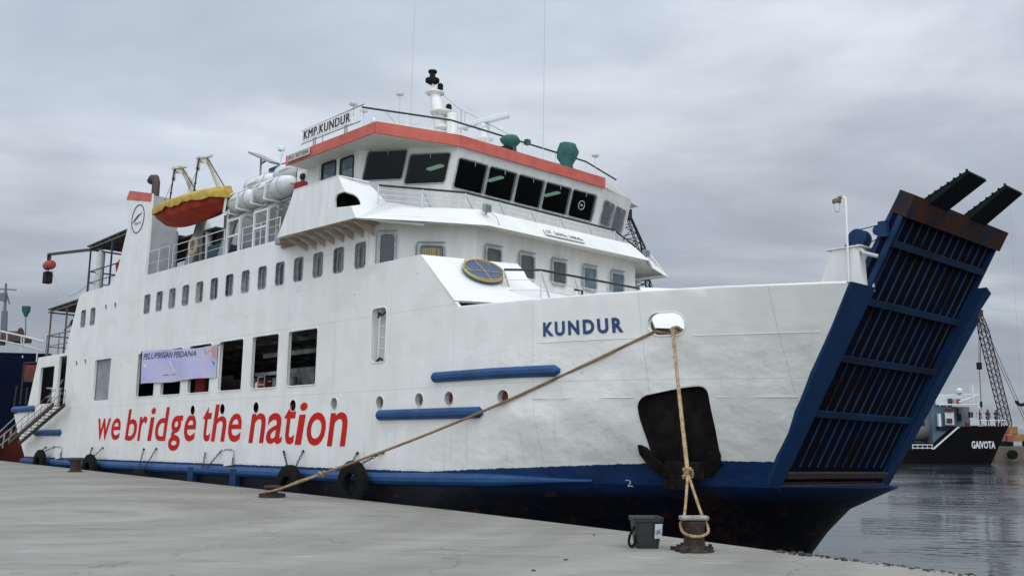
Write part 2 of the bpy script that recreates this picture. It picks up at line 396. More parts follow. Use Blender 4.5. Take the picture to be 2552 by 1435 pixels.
# ------------------------------------------------------------------ ship frame: X forward, Y to port, Z up
import numpy as _np
O = Vector((-3.943, 26.0, -.0505))
VLr = Vector(_R)*( -1100-1276) - _U*(1092-717.5) + _F*F_PX
VRr = Vector(_R)*(3950-1276) - _U*(1175-717.5) + _F*F_PX
fwd = -VLr.normalized(); prt = VRr.normalized(); prt = (prt-fwd*prt.dot(fwd)).normalized(); upv = fwd.cross(prt).normalized()
_t = (885-1276)*_R - (1242-717.5)*_U + F_PX*_F
O = Vector((0, 0, CAMZ)) + _t*(26.0/_t.y)
SHIP = Matrix.Identity(4)
for i in range(3):
    SHIP[i][0] = fwd[i]; SHIP[i][1] = prt[i]; SHIP[i][2] = upv[i]; SHIP[i][3] = O[i]
def at(x, y, z): return SHIP @ Matrix.Translation((x, y, z))
def W(x, y, z): return SHIP @ Vector((x, y, z))
CL = 5.2
def hullY(X, Z):
    k = max(-.1, min(4.2, Z-.65)); Xe = 10.32+.606*k; Ye = 2.75-.18*k
    X0 = 5.0+min(0, (Z-2.0))*1.1
    u = max(0, min(1, (X-X0)/(Xe-X0))); return Ye*u**1.6
def hx(X, Z, d=0): return (X, hullY(X, Z)+d, Z)

ferry = empty('ferry', SHIP, 'white car ferry with blue waterline and raised blue bow ramp moored along the quay', 'ferry')

# ================================================================== setting
QS = [(-60, -.2), (-24.5, -.45), (-13, -.5), (.5, -.52), (4.5, -.55), (9, -.78), (10.7, -.92), (13, -1.18), (16, -1.35), (26, -1.6)]
qe = [W(x, y, 0) for x, y in QS]
qe = [Vector((p.x, p.y, 0)) for p in qe]
def quay():
    g = G(); n = len(qe); V = []
    back = [Vector((-70, 90, 0)), Vector((-70, -25, 0)), Vector((60, -25, 0)), Vector((60, qe[-1].y-12, 0))]
    ring = qe + [back[3], back[2], back[1], back[0]]
    top = [(p.x, p.y, 0) for p in ring]; bot = [(p.x, p.y, -4.5) for p in ring]
    N = len(ring)
    g.add(top+bot, [tuple(range(N))]+[(i, i+N, (i+1) % N+N, (i+1) % N) for i in range(N)])
    return g
def concrete():
    m = bpy.data.materials.new('worn_quay_concrete'); m.use_nodes = True; nt = m.node_tree; L = nt.links.new
    b = nt.nodes['Principled BSDF']; b.inputs['Roughness'].default_value = .85
    t = nt.nodes.new('ShaderNodeTexCoord')
    def noi(sc, st, det, ro=.5, dist=0):
        mp = nt.nodes.new('ShaderNodeMapping'); mp.inputs['Scale'].default_value = st; mp.inputs['Rotation'].default_value = (0, 0, .55)
        n = nt.nodes.new('ShaderNodeTexNoise'); n.inputs['Scale'].default_value = sc; n.inputs['Detail'].default_value = det
        n.inputs['Roughness'].default_value = ro; n.inputs['Distortion'].default_value = dist
        L(t.outputs['Object'], mp.inputs[0]); L(mp.outputs[0], n.inputs['Vector']); return n.outputs['Fac']
    def ramp(f, p0, c0, p1, c1):
        r = nt.nodes.new('ShaderNodeValToRGB'); r.color_ramp.elements[0].position = p0; r.color_ramp.elements[1].position = p1
        r.color_ramp.elements[0].color = (*c0, 1); r.color_ramp.elements[1].color = (*c1, 1); L(f, r.inputs[0]); return r.outputs[0]
    def mix(f, a, c, mode='MIX'):
        n = nt.nodes.new('ShaderNodeMix'); n.data_type = 'RGBA'; n.blend_type = mode
        L(f, n.inputs[0]) if not isinstance(f, float) else setattr(n.inputs[0], 'default_value', f)
        L(a, n.inputs[6]) if not isinstance(a, tuple) else setattr(n.inputs[6], 'default_value', (*a, 1))
        L(c, n.inputs[7]) if not isinstance(c, tuple) else setattr(n.inputs[7], 'default_value', (*c, 1))
        return n.outputs[2]
    base = ramp(noi(.35, (1, 1, 1), 6, .6, .4), .34, (.204, .192, .162), .66, (.268, .255, .225))
    base = mix(ramp(noi(1.3, (.35, 1.6, 1), 6, .65, 1.2), .52, (0, 0, 0), .66, (.75, .75, .75)), base, (.165, .150, .122))
    base = mix(ramp(noi(3.1, (.5, 1.3, 1), 5, .6, .6), .60, (0, 0, 0), .70, (.45, .45, .45)), base, (.37, .36, .33))
    base = mix(ramp(noi(9, (1, 1, 1), 5, .7), .64, (0, 0, 0), .72, (.6, .6, .6)), base, (.12, .115, .105))
    base = mix(.22, base, ramp(noi(60, (1, 1, 1), 2, .7), .3, (.5, .5, .5), .7, (1, 1, 1)), 'MULTIPLY')
    wv = nt.nodes.new('ShaderNodeTexWave'); wv.wave_type = 'RINGS'; wv.rings_direction = 'Z'; wv.inputs['Scale'].default_value = .09; wv.inputs['Distortion'].default_value = 5; wv.inputs['Detail'].default_value = 4; wv.inputs['Detail Scale'].default_value = .8
    mw_ = nt.nodes.new('ShaderNodeMapping'); mw_.inputs['Location'].default_value = (9, -20, 0); L(t.outputs['Object'], mw_.inputs[0]); L(mw_.outputs[0], wv.inputs['Vector'])
    base = mix(ramp(wv.outputs['Fac'], .80, (0, 0, 0), .97, (.20, .20, .20)), base, (.36, .345, .31))
    base = mix(ramp(wv.outputs['Fac'], .03, (.22, .22, .22), .16, (0, 0, 0)), base, (.125, .115, .098))
    vo = nt.nodes.new('ShaderNodeTexVoronoi'); vo.feature = 'DISTANCE_TO_EDGE'; vo.inputs['Scale'].default_value = .16
    mp = nt.nodes.new('ShaderNodeMapping'); mp.inputs['Rotation'].default_value = (0, 0, .3); ad = nt.nodes.new('ShaderNodeVectorMath'); ad.operation = 'ADD'
    nn_ = nt.nodes.new('ShaderNodeTexNoise'); nn_.inputs['Scale'].default_value = 1.4; nn_.inputs['Detail'].default_value = 6
    L(t.outputs['Object'], nn_.inputs['Vector']); L(t.outputs['Object'], ad.inputs[0]); L(nn_.outputs['Color'], ad.inputs[1]); L(ad.outputs[0], mp.inputs[0]); L(mp.outputs[0], vo.inputs['Vector'])
    base = mix(ramp(vo.outputs['Distance'], .0, (.55, .55, .55), .0035, (0, 0, 0)), base, (.07, .066, .055))
    L(base, b.inputs['Base Color'])
    bp = nt.nodes.new('ShaderNodeBump'); bp.inputs['Strength'].default_value = .5; bp.inputs['Distance'].default_value = .03
    L(noi(2.2, (1, 1, 1), 8, .65), bp.inputs['Height']); L(bp.outputs[0], b.inputs['Normal'])
    return m
CONC = concrete()
tag(quay().build('quay', CONC, smooth=0), kind='structure')

def water_mat():
    m = bpy.data.materials.new('harbour_water'); m.use_nodes = True; nt = m.node_tree; L = nt.links.new
    b = nt.nodes['Principled BSDF']; b.inputs['Base Color'].default_value = (.022, .032, .034, 1); b.inputs['Roughness'].default_value = .07
    b.inputs['IOR'].default_value = 1.33; b.inputs['Specular IOR Level'].default_value = .30
    t = nt.nodes.new('ShaderNodeTexCoord')
    def noi(sc, st, det, rot=0):
        mp = nt.nodes.new('ShaderNodeMapping'); mp.inputs['Scale'].default_value = st; mp.inputs['Rotation'].default_value = (0, 0, rot)
        n = nt.nodes.new('ShaderNodeTexNoise'); n.inputs['Scale'].default_value = sc; n.inputs['Detail'].default_value = det
        L(t.outputs['Object'], mp.inputs[0]); L(mp.outputs[0], n.inputs['Vector']); return n.outputs['Fac']
    def Mt(op, a, c):
        n = nt.nodes.new('ShaderNodeMath'); n.operation = op
        for i, q in enumerate((a, c)):
            if isinstance(q, (int, float)): n.inputs[i].default_value = q
            else: L(q, n.inputs[i])
        return n.outputs[0]
    pm = nt.nodes.new('ShaderNodeMapRange'); pm.inputs[1].default_value = .42; pm.inputs[2].default_value = .62; pm.inputs[3].default_value = .10; pm.inputs[4].default_value = 1.0
    L(noi(.045, (1, 1.6, 1), 2), pm.inputs[0])
    h = Mt('MULTIPLY', Mt('ADD', noi(1.1, (.55, 1.3, 1), 3, .25), Mt('MULTIPLY', noi(3.2, (.5, 1.2, 1), 2, .1), .35)), pm.outputs[0])
    bp = nt.nodes.new('ShaderNodeBump'); bp.inputs['Strength'].default_value = .8; bp.inputs['Distance'].default_value = .2
    L(h, bp.inputs['Height']); L(bp.outputs[0], b.inputs['Normal'])
    return m
g = G(); g.add([(-900, -60, -1.7), (1500, -60, -1.7), (1500, 2600, -1.7), (-900, 2600, -1.7)], [(0, 1, 2, 3)])
tag(g.build('water', water_mat(), smooth=0), kind='structure')
g = G(); g.add([(-900, -60, -6), (1500, -60, -6), (1500, 2600, -6), (-900, 2600, -6)], [(0, 1, 2, 3)])
tag(g.build('seabed', mat('seabed_mud', (.03, .03, .025), .9), smooth=0), kind='structure')
# broken edge of the quay: rubble and weed
g = G(); rnd = random.Random(3)
for i in range(290):
    t = rnd.random(); X = 13.0+t*4.6; p = W(X, 0, 0); k = 0
    while k < len(QS)-2 and QS[k+1][0] < X: k += 1
    yy = QS[k][1]+(QS[k+1][1]-QS[k][1])*(X-QS[k][0])/(QS[k+1][0]-QS[k][0])
    p = W(X, yy-.16+rnd.random()*.24, 0); sz = (.010+rnd.random()**3*.040)*(1.15-t*.6)
    g.box((p.x, p.y, sz*.15), (sz*(1+rnd.random()*1.4), sz*(.6+rnd.random()*.8), sz*.6), rnd.choice((0, 0, 1)), Matrix.Rotation(rnd.random()*6, 3, 'Z') @ Matrix.Rotation(rnd.random()*.8, 3, 'X'))
tag(g.build('rubble', [mat('edge_rubble', (.03, .028, .022), .95, col2=(.09, .06, .04), nscale=9), mat('edge_weed', (.02, .026, .015), .95)], smooth=0),
    'dark crumbs of broken concrete and weed along the quay edge beside the bow', 'rubble', kind='stuff')

# ================================================================== ferry: hull and side
def rows(x0, pitch, n): return [x0+pitch*i for i in range(n)]
OPEN = [(-14.05, -12.5), (-12.0, -10.42), (-9.92, -8.35), (-7.8, -6.26), (-5.74, -4.17), (-3.66, -2.1)]
PORTS = [(-9.42, 2.42, .165), (-7.39, 2.42, .165), (-5.3, 2.42, .165), (-3.23, 2.43, .165), (-1.16, 2.43, .165), (.91, 2.41, .165), (2.51, 2.43, .165), (3.63, 2.43, .165), (5.44, 2.41, .165),
         (-20.08, 4.53, .11), (-19.13, 4.55, .11), (-17.48, 6.58, .12), (-16.57, 6.57, .12)]
WINX = rows(-13.64, 1.0325, 14); WINX2 = [-19.78, -18.78]
outline = [(-25.4, .6), (-25.4, .8), (-26.5, 1.75), (-27.3, 2.6), (-25.6, 2.75), (-24.72, 5.03), (-21.5, 5.03), (-20.46, 7.28), (-20.1, 7.42), (-17.36, 7.42), (-16.95, 7.58), (-16.58, 8.07),
           (-15.99, 9.5), (-16.1, 10.1), (-16.3, 10.68), (-16.06, 11.0), (-14.0, 10.52), (-14.0, 7.42), (0.12, 7.36), (.12, 6.01), (2.4, 6.0), (3.93, 4.53), (5.4, 4.49), (8, 4.47),
           (10.3, 4.44), (12.60, 4.40), (10.30, .6)]
FAIR = rr(8.88, 3.57, 9.62, 4.03, .22, 6)
def chaikin(P, k=2):
    for _ in range(k):
        Q = []
        for i in range(len(P)):
            a, b = P[i], P[(i+1) % len(P)]; Q += [(a[0]*.75+b[0]*.25, a[1]*.75+b[1]*.25), (a[0]*.25+b[0]*.75, a[1]*.25+b[1]*.75)]
        P = Q
    return P
ANCH = chaikin([(8.47, 2.36), (8.46, 1.9), (8.49, 1.4), (8.47, 1.02), (8.47, .98), (9.0, .98), (9.66, .98), (9.69, 1.02), (9.76, 1.7), (9.80, 2.2), (9.80, 2.58), (9.45, 2.56), (9.0, 2.47)], 2)
holes = [rr(a, 2.97, b, 4.55, .1) for a, b in OPEN] + [rr(-18.15, 2.96, -16.55, 4.54, .05, 2)]
holes += [circ(x, z, r, 18) for x, z, r in PORTS]
holes += [rr(x-.25, 5.98, x+.25, 6.68, .1, 3) for x in WINX+WINX2]
holes += [rr(.43, 3.42, 1.08, 4.83, .14, 4), rr(-24.3, 2.98, -22.6, 4.56, .06, 2), rr(-22.1, 2.85, -21.22, 4.92, .06, 2), FAIR, ANCH]
grid = [(x*.5+.13, z*.5+.21) for x in range(-54, 6) for z in range(1, 22)] + [(3+i*.17, .7+j*.17) for i in range(60) for j in range(24)]
def side_fn(x, z):
    y = hullY(x, z)
    if x > 4.6 and z < 3.5:
        w = min(1, (x-4.6)/1.5)*min(1, (3.52-z)/.3)*min(1, max(0, z-.6)/.3)
        y += w*.05*(noise.noise(Vector((x*1.1, z*1.5, 2.2)))+.6*noise.noise(Vector((x*2.4, z*2.6, 7.7)))) + .012*w
    return (x, y, z)
g = plate(outline, holes, side_fn, (0, .10, 0), grid, dens=.6)
g.build('starboard_side_plating', HULLM, ferry, smooth=30)
# port side plating (simple openings too)
po = [(-25.4, .6), (-25.6, 2.75), (-24.72, 5.03), (-21.5, 5.03), (-20.46, 7.42), (.1, 7.36), (.12, 6.01), (2.4, 6.0), (3.93, 4.53), (8, 4.49), (12.50, 4.44), (10.22, .6)]
g = plate(po, [rr(a, 2.97, b, 4.55, .1) for a, b in OPEN]+[rr(-24.3, 2.98, -22.6, 4.56, .06, 2), rr(-22.1, 2.85, -21.22, 4.92, .06, 2)], lambda x, z: (x, 2*CL-hullY(x, z)*2.68/(2.75-.18*max(-.1, min(4.2, z-.65))), z), (0, -.10, 0), [(3+i*.4, .8+j*.4) for i in range(25) for j in range(10)], dens=.8)
g.build('port_side_plating', HULLM, ferry, smooth=30)
# lower hull
LV = [(.62, 3.5, 10.32, 2.76, 11.65), (.1, 3.0, 9.6, 3.1, 10.45), (-.42, 2.5, 9.0, 3.3, 9.98), (-.95, 2.0, 8.4, 3.5, 9.62), (-2.4, 1.5, 7.6, 3.6, 8.9)]
rings = []
for z, X0, Xe, Ye, Xs in LV:
    P = [(-25.4, 0.02, z), (-12, 0.02, z)]
    for i in range(13):
        u = i/12; P.append((X0+(Xe-X0)*u, .02+(Ye-.02)*u**1.6, z))
    for i in range(1, 9):
        t = i/8; P.append((Xe+(Xs-Xe)*math.sin(t*PI/2), Ye+(CL-Ye)*t, z))
    P += [(x, 2*CL-y, zz_) for x, y, zz_ in reversed(P[:-1])]
    rings.append(P)
g = G(); n = len(rings[0]); V = [p for R_ in rings for p in R_]
fs = [(i*n+k, i*n+(k+1) % n, (i+1)*n+(k+1) % n, (i+1)*n+k) for i in range(len(rings)-1) for k in range(n)]
fs.append(tuple(range(n)))
g.add(V, fs); g.build('lower_hull', HULLM, ferry, smooth=40)

# decks, bulkheads
g = G()
g.prism([(-25.2, .12, 1.35), (2.6, .12, 1.35), (5, .8, 1.35), (7.6, 2.2, 1.35), (9.0, 3.2, 1.35), (9.0, 7.0, 1.35), (7.6, 8.2, 1.35), (5, 9.6, 1.35), (2.6, 10.28, 1.35), (-25.2, 10.28, 1.35)], (0, 0, .1))
g.build('car_deck', INTDK, ferry, smooth=0)
g = G(); g.span((-24.4, .14, 4.86), (-.0, 10.26, 5.0)); 
for i in range(22): g.span((-21+i*.98, .14, 4.66), (-20.9+i*.98, 10.26, 4.86))
for y in (1.6, 3.2, 5.2, 7.4, 9): g.span((-24, y, 4.58), (0, y+.12, 4.86))
g.build('passenger_deck', INTGR, ferry, smooth=0)
g = G(); g.span((-20.2, .12, 7.2), (.1, 10.28, 7.36)); g.span((-17.3, .12, 7.0), (-.1, .3, 7.2)); g.build('boat_deck', GREY, ferry, smooth=0)
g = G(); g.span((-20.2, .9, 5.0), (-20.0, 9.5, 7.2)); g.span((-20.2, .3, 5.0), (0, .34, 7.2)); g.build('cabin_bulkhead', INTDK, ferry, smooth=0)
g = G(); g.span((1.3, 1.2, 1.45), (1.4, 10.2, 4.9)); g.build('car_deck_dark_wall', INTDK, ferry, smooth=0)
g = G(); g.span((-11.5, 1.5, 1.45), (1.2, 1.6, 2.85)); g.build('car_deck_dark_wall', BLACK, ferry, smooth=0)  # black screen added so the portholes look dark inside
# casing box, pipes and beams behind the openings
g = G()
g.span((-5.9, 1.0, 3.0), (-3.8, 1.15, 3.5), 0)
for x in (-5.6, -5.2, -4.6): g.tube([(x, .8, 2), (x, .8, 3.35)], .12, 10, 0)
g.span((-6.1, 1.3, 3.55), (-1.7, 1.55, 3.68), 0); g.span((-6.4, .75, 4.0), (-1.9, .85, 4.13), 0); g.span((-6.4, .5, 3.42), (-3.9, .58, 3.52), 0)
for x in (-3.3, -2.7): g.lathe([(.22, 2), (.22, 3.35), (.1, 3.45)], (x, 1.1, 0), n=14)
g.span((-4.2, 2.2, 4.05), (-1.2, 2.4, 4.2), 0)
g.build('deck_machinery', INTGR, ferry)
g = G(); g.span((-11.25, .9, 2.2), (-10.55, 1.0, 4.5)); RL = mat('red_locker_paint', (.42, .04, .025), .6); g.build('red_locker', RL, ferry, smooth=0)
g = G(); g.span((-7.5, 1.2, 2.6), (-7.1, 1.9, 3.35)); g.build('red_locker', RL, ferry, smooth=0)
g = G()
for a_, b_ in (((-6.9, .9, 3.0), (-6.9, .9, 3.45)), ((-6.9, .9, 3.45), (-6.6, .9, 3.45)), ((-6.5, .9, 3.0), (-6.5, .9, 3.5)), ((-6.9, .9, 3.2), (-6.5, .9, 3.2))): g.tube([a_, b_], .02, 5)
g.build('trolley_frame', RAILW, ferry)
g = G(); g.span((-18.25, .13, 2.9), (-16.45, .2, 4.6)); g.build('shutter_panel', mat('grey_shutter_paint', (.27, .285, .29), .7, col2=(.2, .21, .21), nscale=2), ferry, smooth=0)

# rims round the vehicle deck openings
for a, b in OPEN:
    P = rr(a, 2.97, b, 4.55, .1); g = G(); g.tube([(x, -.004, z) for x, z in P], .022, 6, closed=True); g.build('opening_rim', WHITE, ferry)
for x, z, r in PORTS:
    g = G(); g.tube([(px_, hullY(px_, pz_)-.002, pz_) for px_, pz_ in circ(x, z, r+.004, 20)], .012, 6, closed=True)
    d = .15
    if x < .5 and x > -10 and x != -1.16: d = .105
    P = circ(x, z, r-.006, 18); n = len(P); dark = x < .5 and x > -10 and x != -1.16  # dark ports: lining coloured black in place of shade
    g.add([(p[0], hullY(p[0], p[1])+.004, p[1]) for p in P]+[(p[0], d+hullY(p[0], p[1]), p[1]) for p in P], [(i, (i+1) % n, n+(i+1) % n, n+i) for i in range(n)], 1)
    ob = g.build('porthole', [WHITE, BLACK if dark else GREYW], ferry)
    if x > .5 or x < -10 or x == -1.16:
        h = G(); h.add([(p[0], d-.01+hullY(p[0], p[1]), p[1]) for p in P], [tuple(range(n))]); h.build('cover_plate', (BROWN if x < 3 else REDDK) if x > 0 else GREY, ob, smooth=0)

# cabin windows
def cabin_window(x):
    g = G(); P = rr(x-.25, 5.98, x+.25, 6.68, .1, 3); Q = rr(x-.205, 6.02, x+.205, 6.64, .08, 3); n = len(P)
    g.add([(p[0], .0, p[1]) for p in P]+[(p[0], .10, p[1]) for p in P]+[(q[0], .10, q[1]) for q in Q]+[(q[0], .135, q[1]) for q in Q],
          [(i, (i+1) % n, n+(i+1) % n, n+i) for i in range(n)]+[(n+i, n+(i+1) % n, 2*n+(i+1) % n, 2*n+i) for i in range(n)]+[(2*n+i, 2*n+(i+1) % n, 3*n+(i+1) % n, 3*n+i) for i in range(n)])
    g.tube([(p[0], -.003, p[1]) for p in P], .012, 5, closed=True)
    return g.build('cabin_window', FRAME, ferry, origin=(x, 0, 6.33))
cw = cabin_window(WINX[0]); x = WINX[0]
g = G(); g.span((x-.21, .125, 6.0), (x+.21, .14, 6.66)); pane = g.build('pane', PANEG, cw, smooth=0); pane.location = Vector(pane.location)-Vector((x, 0, 6.33))
g = G(); g.span((-.012, .11, -.33), (.012, .128, .33)); mul = g.build('mullion', FRAME, cw, smooth=0)
h = G(); cv = []
for i in range(9): cv.append((-.2+i*.028, .118+.006*(i % 2)))
h.add([(a, b, -.31) for a, b in cv]+[(a, b, .31) for a, b in cv], [(i, i+1, i+10, i+9) for i in range(8)]); cu = h.build('curtain', CURT, cw)
winlist = []
for i, xx in enumerate(WINX[1:]+WINX2):
    c = copy_tree(cw, ferry); c.location = (xx, 0, 6.33)
    for k in kids(c):
        if k.name.startswith('curtain'):
            rr_ = (i*37) % 5
            k.location.x = (0, .16, .04, .2, -.02)[rr_]; k.scale.x = (1, .9, 1.4, .7, .8)[rr_]
# access opening with ladder
g = G(); g.span((.36, .14, 3.36), (1.15, .30, 3.40)); g.span((.36, .29, 3.36), (1.15, .31, 4.9)); g.span((.36, .1, 3.36), (.40, .3, 4.9)); g.span((1.11, .1, 3.36), (1.15, .3, 4.9))
g.tube([(p[0], -.006, p[1]) for p in rr(.43, 3.42, 1.08, 4.83, .14, 4)], .02, 6, closed=True)
lad = g.build('access_opening', WHITE, ferry)
g = G(); g.tube([(.60, .13, 3.4), (.60, .13, 4.8)], .03, 8); g.tube([(.84, .2, 3.4), (.84, .2, 4.8)], .02, 8)
for i in range(5): g.tube([(.58, .13, 3.52+i*.28), (.92, .2, 3.52+i*.28)], .015, 6)
g.tube([(.55, .10, 3.44), (.72, .08, 3.54), (.88, .12, 3.45)], .035, 6, m=1); g.tube([(.55, .10, 4.72), (.74, .08, 4.64), (.9, .12, 4.74)], .03, 6, m=1); g.tube([(.55, .10, 4.6), (.7, .06, 4.72)], .025, 6, m=1)
g.build('ladder', [RAILW, RUST2], lad)
# fairlead lip
g = G(); g.tube([hx(x, z, -.004) for x, z in FAIR], .016, 8, closed=True); g.build('fairlead', WHITE2, ferry)
# anchor recess and anchor
g = G(); n = len(ANCH)
cxA, czA = 9.12, 1.7
V = [(cxA+(x-cxA)*.985, hullY(x, z)+.004, czA+(z-czA)*.985) for x, z in ANCH]+[(x, hullY(x, z)+.28, z) for x, z in ANCH]
g.add(V, [(i, (i+1) % n, n+(i+1) % n, n+i) for i in range(n)]+[tuple(range(n, 2*n))])
g.tube([hx(x+.02, z+.03, -.008) for x, z in ANCH if (z > 2.2 and x > 8.55) or (x > 9.5 and z > 1.15)], .007, 5, m=1)  # thin white bead stands in for a highlight on the recess edge
rec = g.build('anchor_recess', [BLACK, WHITE2], ferry)
g = G(); c0 = Vector((9.05, hullY(9.05, .9)-.12, .92))
g.bar(c0+Vector((.02, .05, 1.3)), c0+Vector((0, 0, .0)), .13, .14); g.box(c0, (.8, .26, .34)); g.box(c0+Vector((-.1, -.05, -.3)), (.6, .22, .2))
for s in (-1, 1):
    Q = [(.20, -.16), (.44, -.12), (.60, .06), (.70, .30), (.68, .50), (.56, .44), (.46, .22), (.30, .06)]
    P = [Vector((c0.x+s*u, hullY(c0.x+s*u, c0.z+v)-.16, c0.z+v)) for u, v in Q]
    g.prism(P, (0, .12, 0))
g.box(c0+Vector((0, -.02, -.16)), (.5, .26, .12))
g.build('anchor', mat('anchor_iron', (.007, .006, .0055), .9, spec=.1, col2=(.017, .013, .011), nscale=6, bump=.6, bscale=20), ferry, bevel=.015)

# rubbing strakes / blue bars
def halfbar(x0, x1, z, r, name, y=0, m=STRAKE, N=14):
    pts = [(x0-.0, z), (x0+.12, z)]+[(x0+.12+(x1-x0-.24)*i/N, z) for i in range(1, N)]+[(x1-.12, z), (x1, z)]
    rad = [r*.35, r]+[r]*(N-1)+[r, r*.35]
    g = G(); g.tube([(x, hullY(x, z)-.02+y, z) for x, z in pts], rad, 10); return g.build(name, m, ferry, smooth=30)
halfbar(3.0, 6.92, 2.94, .125, 'rubbing_strake'); halfbar(.83, 4.84, 2.09, .13, 'rubbing_strake')
halfbar(-24.2, -21.1, 1.75, .13, 'rubbing_strake'); halfbar(-27.4, -24.55, 2.80, .14, 'rubbing_strake')
g = G()
pts = []; rad = []
for i in range(80):
    x = -25.4+32.6*i/79; z = .53+max(0, x-1)*.02; pts.append((x, hullY(x, z)-.03, z)); rad.append(.15*(1 if x < 5 else max(.25, (7.3-x)/2.3)))
g.tube(pts, rad, 10); g.build('fender_rail', STRAKE, ferry, smooth=25)
for x in (-8.95, -6.15):
    g = G(); g.span((x-.17, -.2, -.6), (x+.17, .02, .62)); g.build('fender_post', BLUE, ferry, bevel=.03)
for x in (-21.1, -6.7):
    g = G(); g.box((x, -.06, .93), (.55, .03, .46), rot=Matrix.Rotation(-.08, 3, 'Y')); g.tube([(x-.28, -.07, 1.13), (x-.22, -.08, 1.18), (x+.25, -.08, 1.17)], .014, 6, m=1)
    g.tube([(x+.29, -.07, .95), (x+.28, -.08, .68)], .014, 6, m=1); g.build('hull_hatch_plate', [WHITE2, CHAIN], ferry, smooth=0)
# weld seams
for z, x0, x1 in ((3.55, 6.4, 8.85), (3.55, 9.75, 11.95), (2.36, 9.95, 11.3), (2.36, 6.2, 8.4)):
    g = G(); g.tube([hx(x0+(x1-x0)*i/14, z, -.002) for i in range(15)], .009, 5); g.build('weld_seam', WHITE2, ferry)
for x, z in ((-3.3, 5.7), (2.3, 5.55), (-.4, 5.3), (-15.5, 4.2), (-6.2, 5.2), (7.4, 2.9), (8.1, 1.8)):
    g = G(); g.ball((x, hullY(x, z)-.005, z), .02); g.build('drain_stub', GREYW, ferry)
g = G(); g.tube([hx(x, z, .05) for x, z in [(3.93, 4.54), (6, 4.49), (8, 4.475), (10.3, 4.45), (12.55, 4.41)]], .035, 6); g.build('bulwark_cap_rail', WHITE2, ferry)

# lettering
def side_pt(d): return lambda x, z: (x, min(side_fn(x, z)[1], hullY(x, z))-d, z)
kw = dict(shear=.13, off=.012, res=4)
LET = [('we', [('w', -17.31, -16.08, 1.46, 2.26), ('e', -15.99, -15.15, 1.46, 2.26)]),
       ('bridge', [('b', -14.69, -13.69, 1.43, 2.56), ('r', -13.61, -12.85, 1.43, 2.29), ('i', -12.76, -12.22, 1.43, 2.57), ('d', -12.17, -11.13, 1.43, 2.57), ('g', -11.08, -10.07, 1.11, 2.27), ('e', -9.95, -9.12, 1.42, 2.28)]),
       ('the', [('t', -8.64, -8.07, 1.42, 2.52), ('h', -8.03, -7.07, 1.42, 2.57), ('e', -6.94, -6.12, 1.41, 2.27)]),
       ('nation', [('n', -5.64, -4.69, 1.38, 2.25), ('a', -4.63, -3.73, 1.36, 2.24), ('t', -3.65, -3.05, 1.35, 2.48), ('i', -3.04, -2.46, 1.34, 2.50), ('o', -2.44, -1.50, 1.32, 2.22), ('n', -1.41, -.48, 1.31, 2.20)])]
for wd, ls in LET:
    g = G()
    for ch, x0, x1, z0, z1 in ls: text_g(ch, x0, x1, z0, z1, side_pt(.006), 0, g, **(kw if ch not in 'g' else dict(kw, off=.02)))
    g.build('slogan_lettering', TEXTRED, ferry, smooth=0)
g = G(); text_g('KUNDUR', 6.53, 8.38, 3.67, 3.98, side_pt(.014), 0, g, spacing=1.32, off=.042, res=3); g.build('name_lettering', TEXTBLUE, ferry, smooth=0)
g = G(); text_g('2', 7.86, 7.98, .56, .70, side_pt(.03), 0, g); g.build('draft_mark', GREYW, ferry, smooth=0)

# ================================================================== bow: frames, ramp, foredeck
rs = Vector((3.05, 0, 5.45)).normalized(); rn = Vector((5.45, 0, -3.05)).normalized(); r0 = Vector((10.45, 0, .65))
def rp(s, y, n=0): return r0+rs*s+rn*n+Vector((0, y, 0))
ramp = G()
RY0, RY1 = 3.0, 7.4
ramp.prism([rp(0, RY0, -.24), rp(6.24, RY0, -.24), rp(6.24, RY0, -.13), rp(0, RY0, -.13)], (0, RY1-RY0, 0), 0)
rampo = ramp.build('bow_ramp', RAMPB, ferry, smooth=0)
for y in (RY0, RY1-.09):
    g = G(); g.prism([rp(0, y, -.5), rp(6.24, y, -.30), rp(6.24, y, -.03), rp(0, y, -.03)], (0, .07, 0)); g.build('side_girder', BLUE, rampo, smooth=0)
for sv in (5.26, 4.05, 2.83, 1.61):
    g = G(); a = rp(sv, RY0+.1, -.03); b = rp(sv, RY1-.1, -.03); g.bar(a, b, .06, .13, up=tuple(rs)); g.build('cross_beam', mat('cross_beam_paint', (.010, .035, .085), .6, spec=.15, col2=(.012, .016, .025), nscale=.9), rampo, smooth=0)
for i in range(12):
    y = RY0+.30+i*(RY1-RY0-.60)/11
    for sv0, sv1 in ((.35, 1.56), (1.66, 2.78), (2.88, 4.0), (4.1, 5.21), (5.31, 5.80)):
        if sv0 == .35:
            g = G()
        g.bar(rp(sv0, y, -.115), rp(sv1, y, -.115), .026, .030, up=tuple(rn))
    g.build('stiffener', RIB, rampo, smooth=0)
g = G(); g.prism([rp(5.80, RY0-.01, -.3), rp(6.24, RY0-.01, -.3), rp(6.24, RY0-.01, .03), rp(5.80, RY0-.01, .03)], (0, RY1-RY0+.02, 0)); g.build('top_girder', RUST, rampo, smooth=0)
g = G(); g.bar(rp(.22, RY0+.09, -.02), rp(.22, RY1-.09, -.02), .08, .12, up=tuple(rs)); g.bar(rp(-.06, RY0, -.05), rp(-.06, RY1, -.05), .16, .1, up=tuple(rs)); g.build('hinge_girder', RUST2, rampo, smooth=0)
